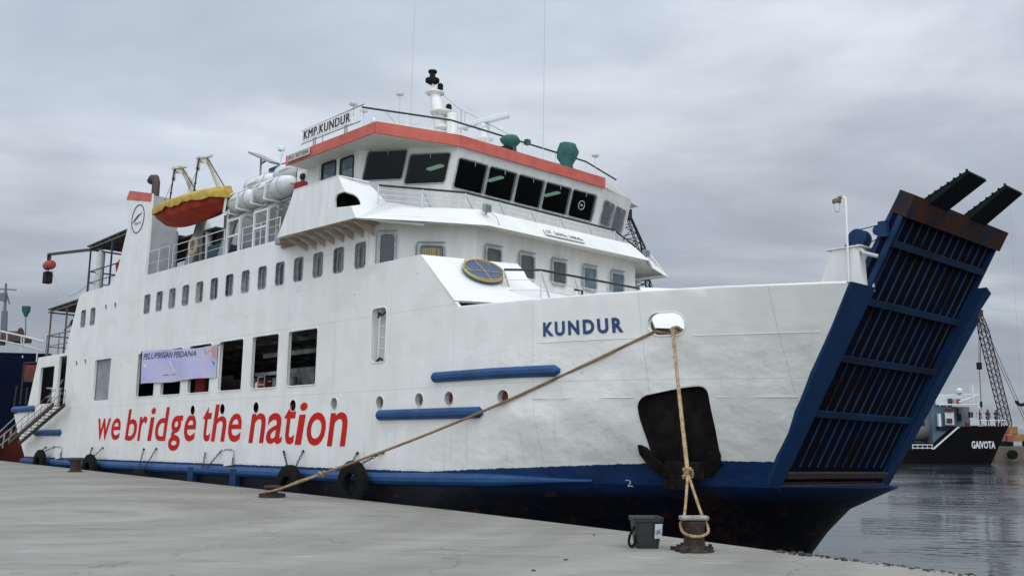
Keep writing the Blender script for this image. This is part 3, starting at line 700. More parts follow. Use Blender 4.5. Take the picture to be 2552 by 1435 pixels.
# flaps at the ramp's free end
def flap(y0, y1):
    g = G(); a = Vector((13.45, 0, 6.0)); b = Vector((14.28, 0, 6.50+(y0-3.6)*.045))
    P = [a+Vector((0, y0, 0)), b+Vector((0, y0, 0)), b+Vector((-.03, y0, .05)), a+Vector((-.08, y0, .14))]
    g.prism(P, (0, y1-y0, 0))
    for i in range(8):
        t = i/7; p = a.lerp(b, t)+Vector((-.06+.02*t, y0-.01, .13-.08*t)); g.box(p, (.035, .04, .035))
    return g.build('ramp_flap', mat('dark_flap_steel', (.005, .009, .014), .75, spec=.15, col2=(.010, .013, .013), nscale=3), rampo, smooth=0)
flap(3.62, 4.42); flap(5.42, 6.22)
# side bow frames
def bowframe(sg, ztop):
    yy = lambda y: y if sg > 0 else 2*CL-y
    k = (ztop-.6)*.606
    A = [(10.30, yy(2.74), .6), (10.32+k, yy(2.76-.18*(ztop-.65)), ztop), (10.40+k*.97, yy(2.98), ztop), (10.46, yy(2.98), .6)]
    g = G(); g.prism([Vector(p)+Vector((.03, 0, 0)) for p in A], (-.42, 0, .0))
    return g.build('bow_frame', BLUE, ferry, smooth=0)
bowframe(1, 4.42)
g = G(); fx = lambda z: 10.32+.606*(z-.6)
g.prism([(fx(z)+.03, y, z) for z, y in ((.50, 7.43), (.44, 7.80), (4.30, 7.92), (4.38, 7.68), (4.86, 7.80), (4.95, 7.43))], (-.42, 0, 0)); g.build('bow_frame', BLUE, ferry, smooth=0)
# foredeck and gallows
g = G(); g.prism([(3.9, .12, 3.02), (5.2, .25, 3.02), (7.5, .75, 3.02), (9.5, 1.55, 3.02), (11.3, 2.6, 3.02), (11.3, 7.5, 3.02), (9.5, 8.8, 3.02), (7.5, 9.6, 3.02), (5.2, 10.1, 3.02), (3.9, 10.2, 3.02)], (0, 0, .08)); g.build('foredeck', mat('deck_grey_red', (.10, .05, .04), .8), ferry, smooth=0)
g = G(); g.prism([(7.2, 2.6, 4.98), (8.6, 4.6, 4.98), (9.6, 3.9, 3.9), (8.2, 1.9, 3.9)], (-.05, .04, -.02)); g.prism([(8.2, 1.95, 3.9), (9.6, 3.95, 3.9), (9.55, 4.0, 3.1), (8.15, 2.0, 3.1)], (-.05, .04, 0), 1); g.build('foredeck_light_panel', [WHITE2, INTDK], ferry, smooth=0)  # white panel added and tilted to look bright through the fairlead, dark below
for x in (9.15, 9.4):
    g = G(); g.lathe([(.1, 3.1), (.1, 3.66), (.14, 3.68), (.14, 3.74)], (x, 1.55, 0), n=14); g.build('mooring_bitt', RUST2, ferry)
g = G()
g.prism([(11.55, 2.78, 4.40), (12.50, 2.78, 4.40), (12.46, 2.78, 5.22), (11.90, 2.78, 5.22)], (0, .5, 0)); g.span((11.78, 2.74, 5.22), (12.52, 3.3, 5.245), 0)
tw = g.build('winch_tower', WHITE, ferry, smooth=0)
g = G(); g.tube([(12.25, 2.74, 4.42), (12.25, 2.74, 6.17), (12.22, 2.74, 6.22), (12.12, 2.74, 6.23)], .024, 8); pm = g.build('light_post', WHITE2, ferry)
g = G(); g.lathe([(.05, 0), (.085, .02), (.085, .08), (.02, .12)], (12.06, 2.74, 6.12), (0, 0, 1), 12, 0); g.lathe([(.045, -.16), (.065, 0)], (12.06, 2.74, 6.12), (0, 0, 1), 12, 1); g.box((12.14, 2.74, 6.23), (.08, .05, .05), 0); g.build('lamp_head', [BROWN, RAILW], pm)
g = G(); g.lathe([(.02, -.02), (.19, 0), (.19, .04), (.08, .05), (.08, .2), (.19, .21), (.19, .25), (.02, .27)], (12.38, 2.86, 5.40), (0, 1, 0), 18)
g.prism([(12.08, 2.88, 5.245), (12.3, 2.88, 5.245), (12.32, 2.88, 5.56)], (0, .04, 0)); g.build('winch_drum', BLUE, ferry, smooth=40)
g = G(); g.span((12.82, 2.86, 5.36), (12.98, 3.0, 5.66), 0); g.lathe([(.10, 0), (.10, .12)], (12.80, 2.88, 5.50), (0, 1, 0), 14); g.build('ramp_bracket', BLUE, ferry, smooth=30)
g = G(); g.tube([(12.4, 2.95, 5.58), (12.84, 2.95, 5.62)], .010, 5); g.tube([(12.5, 2.95, 5.26), (12.84, 2.95, 5.38)], .010, 5); g.build('hoist_wire', HANDRAIL, ferry)
g = G(); g.tube([(12.4, 2.8, 5.24), (12.55, 2.82, 5.08), (12.78, 2.9, 5.0)], .04, 8); g.build('stay_bracket', GREYW, ferry)

# breakwater panel with emblem
pa, pb, pc = Vector((2.4, 0, 6.0)), Vector((3.15, 2.58, 6.03)), Vector((3.76, -.02, 4.72))
pu = (pb-pa).normalized(); pn = pu.cross(pc-pa).normalized()
if pn.x < 0: pn = -pn
pv = pn.cross(pu).normalized()
if pv.z < 0: pv = -pv
def pp(u, v, d=0): return pa+pu*u+pv*v+pn*d
def puv(p): q = Vector(p)-pa; return (q.dot(pu), q.dot(pv))
PL = [puv(p) for p in [(2.40, 0, 6.0), (3.15, 2.58, 6.04), (3.34, 2.60, 5.84), (3.56, 2.52, 5.62), (3.75, 2.56, 5.47), (3.93, 2.66, 5.33), (4.1, 2.95, 5.23), (4.33, 3.31, 5.15), (4.33, 2.6, 4.95), (4.15, 1.39, 4.78), (3.76, -.02, 4.72)]]
g = plate(PL, [], lambda u, v: pp(u, v), tuple(-pn*.06)); g.build('breakwater_panel', WHITE2, ferry, smooth=0)
g = G(); g.prism([(3.3, .3, 3.1), (3.9, .25, 4.52), (3.4, .25, 4.9), (2.7, .25, 4.9)], (0, .05, 0)); g.span((1.4, .2, 3.1), (3.6, .25, 4.9)); g.span((3.2, .6, 3.1), (3.3, 5, 4.8)); g.build('foredeck_bulkhead', REDDK, ferry, smooth=0)
cu_, cv_ = puv((3.25, 1.32, 5.6)); 
c_ = puv((3.26, 1.62, 5.66)); EU, EV = (puv((3.08, .72, 5.62))[0]+puv((3.30, 1.98, 5.72))[0])/2-.03, c_[1]-.10
ER, ES = .545, .46
g = G()
def ell(r1, r2, d, n=36): return [pp(EU+r1*math.cos(2*PI*i/n), EV+r2*math.sin(2*PI*i/n), d) for i in range(n)]
a = ell(ER, ES, .03); b = ell(ER, ES, .10); n = 36
g.add(a+b, [tuple(range(n, 2*n))]+[(i, (i+1) % n, n+(i+1) % n, n+i) for i in range(n)])
em = g.build('emblem', mat('emblem_blue', (.06, .115, .165), .6, spec=.2, col2=(.07, .095, .18), nscale=1.2), ferry, smooth=30)
g = G(); g.tube(ell(ER, ES, .11), .03, 6, closed=True)
g.tube([pp(EU+ER*.93*math.cos(t), EV-.02+ES*.80*math.sin(t), .115) for t in [PI*1.02+PI*.96*i/20 for i in range(21)]], .018, 6)
g.tube([pp(EU-.55, EV-.02, .11), pp(EU+.55, EV-.04, .11)], .014, 5)
g.tube([pp(EU-.12, EV+.42, .11), pp(EU+.02, EV-.03, .11), pp(EU+.08, EV-.44, .11)], .014, 5)
g.tube([pp(EU-.12+.16*math.sin(t)-.18, EV+.28*math.cos(t)+.18, .11) for t in [PI*1.0+PI*.95*i/10 for i in range(11)]], .013, 5)
g.tube([pp(EU+.02+.3*math.sin(t), EV+.12+.26*math.cos(t), .11) for t in [-.2+1.1*i/8 for i in range(9)]], .013, 5)
g.build('emblem_gilding', mat('gold_paint', (.42, .27, .06), .6, spec=.2, col2=(.36, .30, .16), nscale=6), em)

# ================================================================== accommodation front
def poly_wall(pts, z0, z1, t=.08, lean=0):
    g = G()
    for i in range(len(pts)-1):
        (x0, y0), (x1, y1) = pts[i], pts[i+1]
        g.prism([(x0, y0, z0), (x1, y1, z0), (x1+lean, y1, z1), (x0+lean, y0, z1)], Vector((-t, t*.2, 0)))
    return g
AC = [(.07, .03), (.16, .03), (.45, .14), (.75, .42), (2.2, 1.97), (2.2, 8.43), (.75, 9.98), (.1, 10.4)]
g = G(); zs = (4.9, 7.42); n = len(AC)
g.add([(x, y, z) for z in zs for x, y in AC], [(i, i+1, n+i+1, n+i) for i in range(n-1)])
g.build('cabin_front_wall', WHITE, ferry, smooth=25)
g = G(); g.prism([(0, .3, 4.82), (2.5, .3, 4.82), (4.3, 2.2, 4.82), (4.4, 8.2, 4.82), (2.5, 10.1, 4.82), (0, 10.1, 4.82)], (0, 0, .1)); g.build('cabin_foredeck', WHITE, ferry, smooth=0)
def wall_win(p0, p1, s0, s1, z0, z1, name, panem, extra=None, r=.1, proud=.02, lean=0):
    """window on a wall running p0->p1 (plan); s along it"""
    p0 = Vector((*p0, 0)); p1 = Vector((*p1, 0)); d = (p1-p0).normalized(); nn = Vector((d.y, -d.x, 0))
    if nn.x < 0: nn = -nn
    cs = p0+d*((s0+s1)/2)
    def f(s, z, o): return p0+d*s+nn*o+Vector((0, 0, z))+Vector((lean*(z-z0), 0, 0))
    P = rr(s0, z0, s1, z1, r, 3); Q = rr(s0+.05, z0+.05, s1-.05, z1-.05, max(.03, r-.03), 3); n = len(P)
    g = G(); g.add([f(s, z, 0) for s, z in P]+[f(s, z, .06) for s, z in P]+[f(s, z, .06) for s, z in Q]+[f(s, z, .015) for s, z in Q],
                   [(i, (i+1) % n, n+(i+1) % n, n+i) for i in range(n)]+[(n+i, n+(i+1) % n, 2*n+(i+1) % n, 2*n+i) for i in range(n)]+[(2*n+i, 2*n+(i+1) % n, 3*n+(i+1) % n, 3*n+i) for i in range(n)])
    # drip rail over the top and down one side
    g.tube([f(s0-.06, z0+.1, .05), f(s0-.06, z1-.05, .07), f(s0, z1+.05, .07), f(s1, z1+.05, .07)], .018, 6, m=1)
    fr = g.build(name, [FRAME, GREY], ferry, smooth=30)
    g = G(); g.add([f(s, z, .02) for s, z in Q], [tuple(range(n))]); g.build('pane', panem, fr, smooth=0)
    if extra:
        g = G(); k = 14; V = []
        for i in range(k): V.append((s0+.06+(s1-s0-.12)*i/(k-1)*.95, .026+.006*(i % 2)))
        g.add([f(s, z0+.06, o) for s, o in V]+[f(s, z1-.1, o) for s, o in V], [(i, i+1, k+i+1, k+i) for i in range(k-1)]); g.build('curtain', extra, fr)
    return fr
facetA, facetB = (.75, .42), (2.2, 1.97)
wall_win(facetA, facetB, .62, 1.32, 5.85, 6.57, 'cabin_front_window', PANEG, CURTY)
for i, (yc, mt) in enumerate(((2.57, PANEG), (3.81, PANEG), (5.07, PANEG), (6.35, PANEB), (7.58, PANEB))):
    wall_win((2.2, 0), (2.2, 10), yc-.3, yc+.3, 5.88, 6.6, 'cabin_front_window', mt)
wall_win((2.2, 8.43), (.75, 9.98), .12, .5, 5.7, 6.45, 'cabin_front_window', PANEG, r=.12)
wall_win((.42, .1), (.80, .46), .03, .5, 5.75, 6.86, 'cabin_door', PANE, r=.14)
# railing on the cabin foredeck
def railing(name, pts, z0, z1, wires=2, rt=.03, rp_=.018, every=1.0, topm=HANDRAIL, slant=0, parent=ferry):
    g = G(); P = [Vector(p) for p in pts]; U = Vector((0, 0, z1-z0))
    g.tube([p+U for p in P], rt, 6, m=0)
    for w in range(wires):
        g.tube([p+U*(w+1)/(wires+1) for p in P], .011, 5, m=1)
    for i in range(len(P)-1):
        L = (P[i+1]-P[i]).length; k = max(1, round(L/every))
        for j in range(k+(i == len(P)-2)):
            p = P[i].lerp(P[i+1], j/k); g.tube([p, p+U], rp_, 6, m=1)
            if slant: g.bar(p+Vector((.0, .35, 0)), p+U*.95, .05, .02, m=1)
    return g.build(name, [topm, RAILW], parent)
railing('foredeck_railing', [(3.7, 1.6, 4.92), (4.35, 2.25, 4.92), (4.4, 8.2, 4.92), (2.5, 10.1, 4.92)], 4.92, 5.68, slant=1, every=1.15)
g = G(); g.tube([(4.6, 3.2, 5.28), (4.62, 3.45, 5.28), (4.62, 3.45, 4.86)], .03, 6); g.tube([(4.62, 3.45, 4.88), (5.6, 5.2, 4.72)], .028, 6); g.ball((4.62, 3.45, 4.88), .06); g.ball((5.2, 4.3, 4.82), .07); g.ball((5.5, 5.0, 4.76), .08)
g.build('deck_pipe', HANDRAIL, ferry)

# ================================================================== bridge visor and wings
VB = [(.72, -.8, 7.06), (1.92, .42, 6.99), (2.85, 1.80, 6.97), (2.85, 8.3, 6.99), (2.18, 9.3, 6.98), (1.4, 11.1, 7.0)]
VT = [(.40, -.78, 7.62), (1.45, .62, 7.47), (2.41, 1.90, 7.48), (2.43, 7.95, 7.50), (1.75, 9.3, 7.5), (1.0, 10.9, 7.5)]
VT[0] = (.99, -.14, 7.56)
g = G()
n = len(VB); th = Vector((-.06, 0, .02))
VBs = [Vector(p) for p in VB]; VTs = [Vector(p) for p in VT]
g.add(VBs+VTs+[p+th for p in VBs]+[p+th for p in VTs], [(i, i+1, n+i+1, n+i) for i in range(n-1)]+[(2*n+i, 3*n+i, 3*n+i+1, 2*n+i+1) for i in range(n-1)]+[(i, 2*n+i, 2*n+i+1, i+1) for i in range(n-1)]+[(n+i, n+i+1, 3*n+i+1, 3*n+i) for i in range(n-1)]+[(0, n, 3*n, 2*n), (n-1, 2*n-1, 4*n-1, 3*n-1)])
g.build('bridge_visor', WHITE2, ferry, smooth=0)
# soffit / bridge deck
dk = [(-4.4, .0), (-3.1, -.74), (.60, -.74), (1.78, .46), (2.7, 1.85), (2.7, 8.25), (2.05, 9.25), (1.25, 11.0), (-3.1, 11.0), (-4.4, 10.2)]
g = G(); g.prism([(x, y, 7.10 if y < .1 or y > 10.3 else 7.06) for x, y in dk], (0, 0, .08)); g.build('bridge_deck', WHITE, ferry, smooth=0)
# starboard wing bulwark: side face with opening, front face
WS = [(-3.23, 7.12), (-3.05, 7.35), (-2.80, 7.75), (-2.60, 8.05), (-2.44, 8.36), (-.22, 8.34), (.02, 7.95), (.22, 7.72), (.42, 7.42), (.68, 7.07)]
def wingx(z): return (8.34-z)/(8.34-7.07)*.90-.22
PB = Vector((.68, -.8, 7.07)); PA = Vector((-.22, -.8, 8.34)); PC = Vector((2.85, 1.8, 6.97))
hl = [(-.30, 7.52), (-.33, 7.72), (-.27, 7.83), (-.16, 7.86)]
side_out = [(-3.23, 7.12), (-3.02, 7.40), (-2.80, 7.75), (-2.60, 8.05), (-2.44, 8.36), (-.22, 8.34), (wingx(7.86), 7.86), (-.16, 7.86), (-.27, 7.83), (-.33, 7.74), (-.30, 7.50), (wingx(7.42), 7.42), (.68, 7.07)]
g = plate(side_out, [], lambda x, z: (x, -.8, z), (0, .05, 0)); g.build('wing_side_bulwark', WHITE, ferry, smooth=0)
fu = (PC-PB).normalized(); fn_ = fu.cross(PA-PB).normalized()
if fn_.x < 0: fn_ = -fn_
fv = fn_.cross(fu).normalized()
if fv.z < 0: fv = -fv
def fuv(p): q = Vector(p)-PB; return (q.dot(fu), q.dot(fv))
def fpt(u, v): return PB+fu*u+fv*v
fo = [fuv(p) for p in [(.68, -.8, 7.07), (wingx(7.42), -.8, 7.42), (.60, -.62, 7.49), (.54, -.60, 7.60), (.44, -.62, 7.74), (.34, -.68, 7.82), (wingx(7.86)+.012, -.79, 7.86), (-.22, -.8, 8.34), (.45, -.28, 8.14), (.62, -.2, 7.98), (.75, -.16, 7.84), (.9, -.10, 7.68), (1.05, -.04, 7.55), (1.28, .18, 7.475), (1.45, .36, 7.455), (1.92, .60, 7.2), (1.92, .42, 6.99)]]
g = plate(fo, [], fpt, tuple(-fn_*.05)); g.build('wing_front_bulwark', WHITE2, ferry, smooth=0)
g = G(); g.prism([(-.5, -.32, 7.2), (.82, -.32, 7.2), (.36, -.32, 7.88), (-.5, -.32, 7.88)], (0, .04, 0)); g.span((-.5, -.72, 7.2), (-.45, -.3, 7.9)); g.prism([(-.5, -.74, 7.87), (.02, -.74, 7.87), (.38, -.32, 7.87), (-.5, -.32, 7.87)], (0, 0, .03)); g.build('wing_dark_box', BLACK, ferry, smooth=0)  # black box added so the wing opening reads as deep shade
g = G(); g.tube([(-2.44, -.79, 8.37), (-.22, -.79, 8.35), (.45, -.27, 8.15)], .022, 6); g.build('wing_cap_rail', WHITE2, ferry)
# port wing
g = G(); g.prism([(-3.2, 11.15, 7.1), (1.3, 11.15, 7.05), (.6, 11.15, 7.9), (-2.4, 11.15, 8.3)], (0, .05, 0)); g.build('wing_side_bulwark', WHITE, ferry, smooth=0)
# sloping brackets under the wing
BRK = mat('rust_streaked_bracket', (.50, .47, .42), .8, col2=(.42, .33, .25), nscale=5)
for i in range(8):
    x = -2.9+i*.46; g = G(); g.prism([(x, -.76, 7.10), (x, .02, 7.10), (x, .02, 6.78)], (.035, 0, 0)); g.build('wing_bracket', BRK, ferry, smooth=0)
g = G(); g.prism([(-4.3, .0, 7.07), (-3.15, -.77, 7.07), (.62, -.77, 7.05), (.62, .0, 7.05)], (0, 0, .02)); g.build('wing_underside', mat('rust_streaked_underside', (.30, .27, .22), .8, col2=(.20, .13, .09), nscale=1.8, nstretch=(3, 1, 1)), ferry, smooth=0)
# visor board and floodlights
g = G(); e0 = Vector((2.78, 4.0, 7.18)); e1 = Vector((2.78, 5.5, 7.18)); 
def board(name, a, b, h, up, mtl, parent=ferry, t=.03):
    a = Vector(a); b = Vector(b); up = Vector(up).normalized(); g = G(); nn = (b-a).cross(up).normalized()*t
    g.prism([a, b, b+up*h, a+up*h], nn); o = g.build(name, mtl, parent, smooth=0); return o, nn
vup = Vector((-.45, 0, .5)).normalized()
bo, nn = board('tonnage_board', (2.80, 3.98, 7.08), (2.80, 5.52, 7.08), .24, vup, WHITE2)
if nn.x < 0: off = Vector((0, 0, 0))-nn*.0
fdir = (Vector((2.80, 5.52, 7.08))-Vector((2.80, 3.98, 7.08))).normalized(); fo_n = Vector((.5, 0, .45)).normalized()
g = text_g('GT. 560/No. 5485/Ba', 0.04, 1.50, .05, .20, lambda x, z: Vector((2.80, 3.98, 7.08))+fdir*x+vup*z+fo_n*.036, off=.01, res=2); g.build('board_lettering', INK, bo, smooth=0)
for p in ((2.66, 1.92, 7.48), (1.9, 9.35, 7.5)):
    g = G(); g.box(p, (.10, .24, .20)); g.box(Vector(p)+Vector((.055, 0, 0)), (.012, .17, .13), 1); g.bar(Vector(p)+Vector((-.04, 0, -.16)), Vector(p)+Vector((-.04, 0, 0)), .04)
    g.tube([Vector(p)+Vector((0, .1, -.08)), Vector(p)+Vector((.08, .28, -.22)), Vector(p)+Vector((.12, .34, -.42))], .01, 5)
    g.build('floodlight', [GREY, PANEB], ferry, bevel=.01)

# bridge-front railing
railing('bridge_railing', [(1.0, -.36, 7.45), (2.08, 1.66, 7.45), (2.0, 7.7, 7.45), (.9, 10.0, 7.45)], 7.45, 7.95, every=1.2, wires=3, rt=.03, slant=1)

# ================================================================== wheelhouse
WP = {'A': (-1.42, .4), 'B': (1.0, 2.05), 'C': (1.0, 8.02), 'D': (.42, 9.95)}
ZB, ZT = 7.1, 9.55
def lean(z): return .30*(z-8.4)
def wallp(p, q):
    p = Vector((*p, 0)); q = Vector((*q, 0)); d = (q-p).normalized()
    dd = Vector((.33, 0, 0))
    def f(s, z): return p+d*s+Vector((lean(z)*(1.0), 0, z))
    return f, (q-p).length, d
WIN_F = [(2.12, 3.18), (3.26, 4.31), (4.39, 5.45), (5.52, 6.60), (6.67, 7.74)]
wh = empty('wheelhouse', Matrix.Identity(4)); wh.parent = ferry; wh.matrix_parent_inverse = Matrix.Identity(4); wh.matrix_basis = Matrix.Identity(4)
def wh_face(p, q, wins, zlo=8.41, zhi=9.14):
    f, L, d = wallp(p, q); nn = Vector((d.y, -d.x, 0))
    if nn.x < 0: nn = -nn
    hs = [rr(a-.006, zlo0-.006, b+.006, zhi0+.006, .07, 3) for a, b, zlo0, zhi0 in wins]
    g = plate([(0, ZB), (L, ZB), (L, ZT), (0, ZT)], hs, f, tuple(-nn*.08))
    g.build('front_wall', WHITE, wh, smooth=0)
    for a, b, z0, z1 in wins:
        P = rr(a-.03, z0-.03, b+.03, z1+.03, .09, 3); Q = rr(a-.004, z0-.004, b+.004, z1+.004, .07, 3); n = len(P)
        g = G(); g.add([f(s, z)+nn*.0 for s, z in P]+[f(s, z)+nn*.035 for s, z in P]+[f(s, z)+nn*.035 for s, z in Q]+[f(s, z)-nn*.03 for s, z in Q],
                       [(i, (i+1) % n, n+(i+1) % n, n+i) for i in range(n)]+[(n+i, n+(i+1) % n, 2*n+(i+1) % n, 2*n+i) for i in range(n)]+[(2*n+i, 2*n+(i+1) % n, 3*n+(i+1) % n, 3*n+i) for i in range(n)])
        m_ = (a+b)/2; g.tube([f(m_, z1+.03)+nn*.05, f(m_+.05, z1-.12)+nn*.06], .012, 5)
        g.add([f(s, z)-nn*.012 for s, z in Q], [tuple(range(n))], 1)
        g.build('bridge_window', [FRAME, GLASS], wh, smooth=30)
LAB = (Vector(WP['B'])-Vector(WP['A'])).length
wh_face(WP['A'], WP['B'], [(.30, 1.45, 8.66, 9.44), (1.56, 2.72, 8.51, 9.30)])
wh_face(WP['B'], WP['C'], [(a-2.05, b-2.05, 8.39, 9.17) for a, b in WIN_F])
wh_face(WP['C'], WP['D'], [(.14, .90, 8.41, 9.12), (1.02, 1.80, 8.41, 9.12)])
# side and rear walls
for y, s in ((.4, 1), (10.0, -1)):
    f = lambda x, z: (x, y, z)
    g = plate([(-4.4, ZB), (-1.42+lean(ZB), ZB), (-1.42+lean(9.55)+.02, 9.55), (-3.45, 9.55), (-4.4, 9.55)] if s > 0 else [(-4.4, ZB), (.02, ZB), (.75, 9.55), (-4.4, 9.55)], [rr(-2.95, 8.50, -2.22, 9.46, .08, 3), rr(-1.98, 8.66, -1.32, 9.42, .08, 3)] if s > 0 else [], f, (0, .07*s, 0))
    g.build('side_wall', WHITE, wh, smooth=0)
for x0, x1, z0, z1 in ((-2.95, -2.22, 8.50, 9.46), (-1.98, -1.32, 8.66, 9.42)):
    g = G(); P = rr(x0, z0, x1, z1, .08, 3); g.tube([(x, .39, z) for x, z in P], .025, 6, closed=True); g.add([(x, .42, z) for x, z in P], [tuple(range(len(P)))], 1)
    g.build('bridge_side_window', [HANDRAIL, PANEB], wh, smooth=30)
g = G(); g.span((-3.2, .36, 7.2), (-3.05, .42, 9.55)); g.build('corner_post', WHITE2, wh, smooth=0)
g = G(); g.span((-4.42, .4, 7.2), (-4.35, 10, 9.55)); g.span((-4.4, .5, 7.16), (.6, 9.9, 7.22)); g.span((-.6, 1.8, 7.2), (.3, 8.4, 8.2)); g.span((-4.3, 9.78, 7.2), (.1, 9.82, 9.5)); g.build('rear_wall', INTDK, wh, smooth=0)  # also a dark port lining added to keep the bridge windows dark
# ceiling with lit tubes
g = G(); g.prism([(-4.3, .5, 9.44), (-1.2, .5, 9.44), (1.15, 2.1, 9.44), (1.15, 8.0, 9.44), (.6, 9.8, 9.44), (-4.3, 9.8, 9.44)], (0, 0, .04)); g.build('ceiling', INTDK, wh, smooth=0)
for x, y in ((.0, 2.55), (.35, 4.6), (.35, 7.05)):
    g = G(); g.box((x-.6, y+.2, 9.40), (.62, .16, .05)); g.build('fluorescent_lamp', LAMPG, wh, smooth=0)
g = G(); f, L, d = wallp(WP['B'], WP['C']); g.tube([f(7.16-2.05+.13*math.cos(2*PI*i/20), 8.78+.13*math.sin(2*PI*i/20))+Vector((.02, 0, 0)) for i in range(20)], .012, 5, closed=True); g.ball(f(7.16-2.05, 8.78)+Vector((.02, 0, 0)), .035)
g.build('clear_view_screen', GREYW, wh)
# roof slab with salmon fascia
RT = [(-3.8, -.3), (.66, -.3), (1.38, 2.02), (1.38, 7.95), (.5, 10.65), (-3.8, 10.65)]
g = G(); tz = [9.72, 9.72, 9.72, 9.72, 9.54, 9.54]; n = 6
g.add([(x, y, 9.48) for x, y in RT]+[(p[0], p[1], z) for p, z in zip(RT, tz)], [(5, 4, 3, 2, 1, 0), (6, 7, 8, 9), (6, 9, 10, 11)]+[(i, (i+1) % n, n+(i+1) % n, n+i) for i in range(n)]); g.build('roof', WHITE, wh, smooth=0)
def fascia(p, q, z0, z1, mt, name='fascia', out=.03):
    p = Vector((*p, 0)); q = Vector((*q, 0)); g = G(); d = (q-p).normalized(); nn = Vector((d.y, -d.x, 0))
    if nn.dot(p-Vector((-1, 5.2, 0))) < 0: nn = -nn
    g.prism([p+Vector((0, 0, z0))+nn*out, q+Vector((0, 0, z0))+nn*out, q+Vector((0, 0, z1))+nn*(out), p+Vector((0, 0, z1))+nn*(out)], -nn*(out+.01)); return g.build(name, mt, wh, smooth=0)
fascia(RT[0], RT[1], 9.44, 9.74, RED); fascia(RT[1], RT[2], 9.44, 9.76, RED); fascia(RT[2], RT[3], 9.44, 9.76, RED);
# sloping shade between fascia and wall heads
g = G()
a = [Vector((-1.1, .42, 9.50)), Vector((1.30, 2.06, 9.50)), Vector((1.30, 8.12, 9.50)), Vector((-1.1, 9.9, 9.50))]
# IMO board and name board
bo, nn = board('registration_board', (-3.62, -.36, 9.50), (-2.42, -.36, 9.50), .20, (0, 0, 1), mat('cream_board', (.48, .45, .38), .7))
g = text_g('IMO 9873884', .05, 1.15, .035, .165, lambda x, z: Vector((-3.62+x, -.395, 9.50+z)), off=0, spacing=1.1, res=2); g.build('board_lettering', INK, bo, smooth=0)
bo, nn = board('name_board', (-3.2, -.14, 10.07), (-.66, -.14, 10.07), .36, (0, 0, 1), WHITE2)
g = G()
for dx_ in (0, .009, .018, .027): text_g('KMP.KUNDUR', .08+dx_, 2.44+dx_, .05, .31, lambda x, z: (-3.2+x, -.176-dx_*.02, 10.07+z), 0, g, spacing=1.15, res=3)
g.build('board_lettering', INK, bo, smooth=0)
g = G()
for x in (-2.65, -2.55, -1.05, -.95): g.tube([(x, -.12, 9.7), (x, -.12, 10.08)], .022, 6)
g.tube([(-3.35, -.1, 10.46), (-.2, -.1, 10.5)], .02, 6); g.tube([(-3.35, -.1, 10.05), (-.3, -.1, 10.05)], .02, 6); g.tube([(-2.2, -.1, 9.7), (-2.2, -.1, 10.08)], .015, 6)
g.build('board_frame', GREY, bo)
railing('roof_railing', [(-.3, -.1, 9.76), (.62, 2.3, 9.76), (.62, 7.9, 9.76), (-.1, 10.2, 9.76)], 9.76, 10.44, wires=1, rt=.03, every=1.3)
# mast
def mastp(z): t = (z-9.7)/(14.0-9.7); return Vector((-2.75-1.35*t, CL, z))
g = G()
g.lathe([(.32, 9.7), (.30, 10.6), (.27, 11.35), (.27, 11.45), (.2, 11.5), (.18, 12.2)], (-2.85, CL, 0), n=16)
g.tube([mastp(11.2), mastp(12.4), mastp(13.1), mastp(13.3)], [.26, .22, .18, .10], 14)
for z, r in ((13.15, .33), (12.35, .40), (11.75, .36)):
    c = mastp(z); g.lathe([(r*.6, -.06), (r, 0), (r, .04), (r*.3, .06)], c+Vector((.18 if z < 13 else 0, 0, 0)), n=16)
g.tube([mastp(13.2), mastp(14.0)], .05, 8)
mast = g.build('signal_mast', WHITE, ferry, smooth=40)
g = G(); c = mastp(13.62)
g.lathe([(.08, -.12), (.24, -.02), (.24, .08), (.10, .14), (.10, .30), (.15, .31), (.15, .38), (.02, .4)], c, n=14); g.build('navigation_light', BLACK, mast, smooth=30)
for c in (mastp(13.25)+Vector((.2, .1, .02)), mastp(12.42)+Vector((.42, .1, 0)), mastp(11.82)+Vector((.5, .15, 0))):
    g = G(); g.lathe([(.10, 0), (.10, .17), (.05, .22)], c, n=10); g.build('navigation_light', BLACK, mast, smooth=30)
g = G(); g.tube([mastp(13.2)+Vector((0, -.3, 0)), (-2.9, 3.9, 11.6), (-2.2, 2.6, 10.9), (-.2, .6, 10.5)], .012, 5); g.tube([mastp(13.1)+Vector((.2, .2, 0)), mastp(12.5)+Vector((.7, .3, 0)), (-.6, 5.6, 11.1)], .025, 5)
g.tube([mastp(12.1)+Vector((.1, -.2, .2)), mastp(11.4)+Vector((0, -.7, .3))], .012, 5); g.build('mast_cable', GREYW, mast)
g = G(); g.bar(mastp(12.0)+Vector((.3, -.5, .1)), mastp(12.0)+Vector((.3, .9, .1)), .04); g.tube([mastp(12.0)+Vector((.3, .8, .1)), mastp(12.0)+Vector((.3, .8, .55))], .015, 5); g.tube([mastp(11.5)+Vector((.55, .3, 0)), mastp(11.5)+Vector((.55, .3, .9))], .02, 5); g.box(mastp(11.6)+Vector((.6, .5, .2)), (.12, .12, .14)); g.build('yardarm', GREYW, mast, smooth=0)
g = G(); g.lathe([(.06, 9.72), (.05, 10.9), (.3, 10.95), (.3, 10.99), (.15, 11.0), (.15, 11.3)], (-1.25, CL, 0), n=12); rd = g.build('radar_pedestal', WHITE2, ferry)
g = G(); d = Vector((1.44, 0, -.02)).normalized(); c = Vector((-1.3, CL, 11.52)); g.bar(c-Vector((.9, .25, 0)), c+Vector((.9, .25, .1)), .2, .16); g.box(c-Vector((0, 0, .15)), (.32, .3, .2)); g.build('radar_scanner', RAILW, rd, bevel=.03)
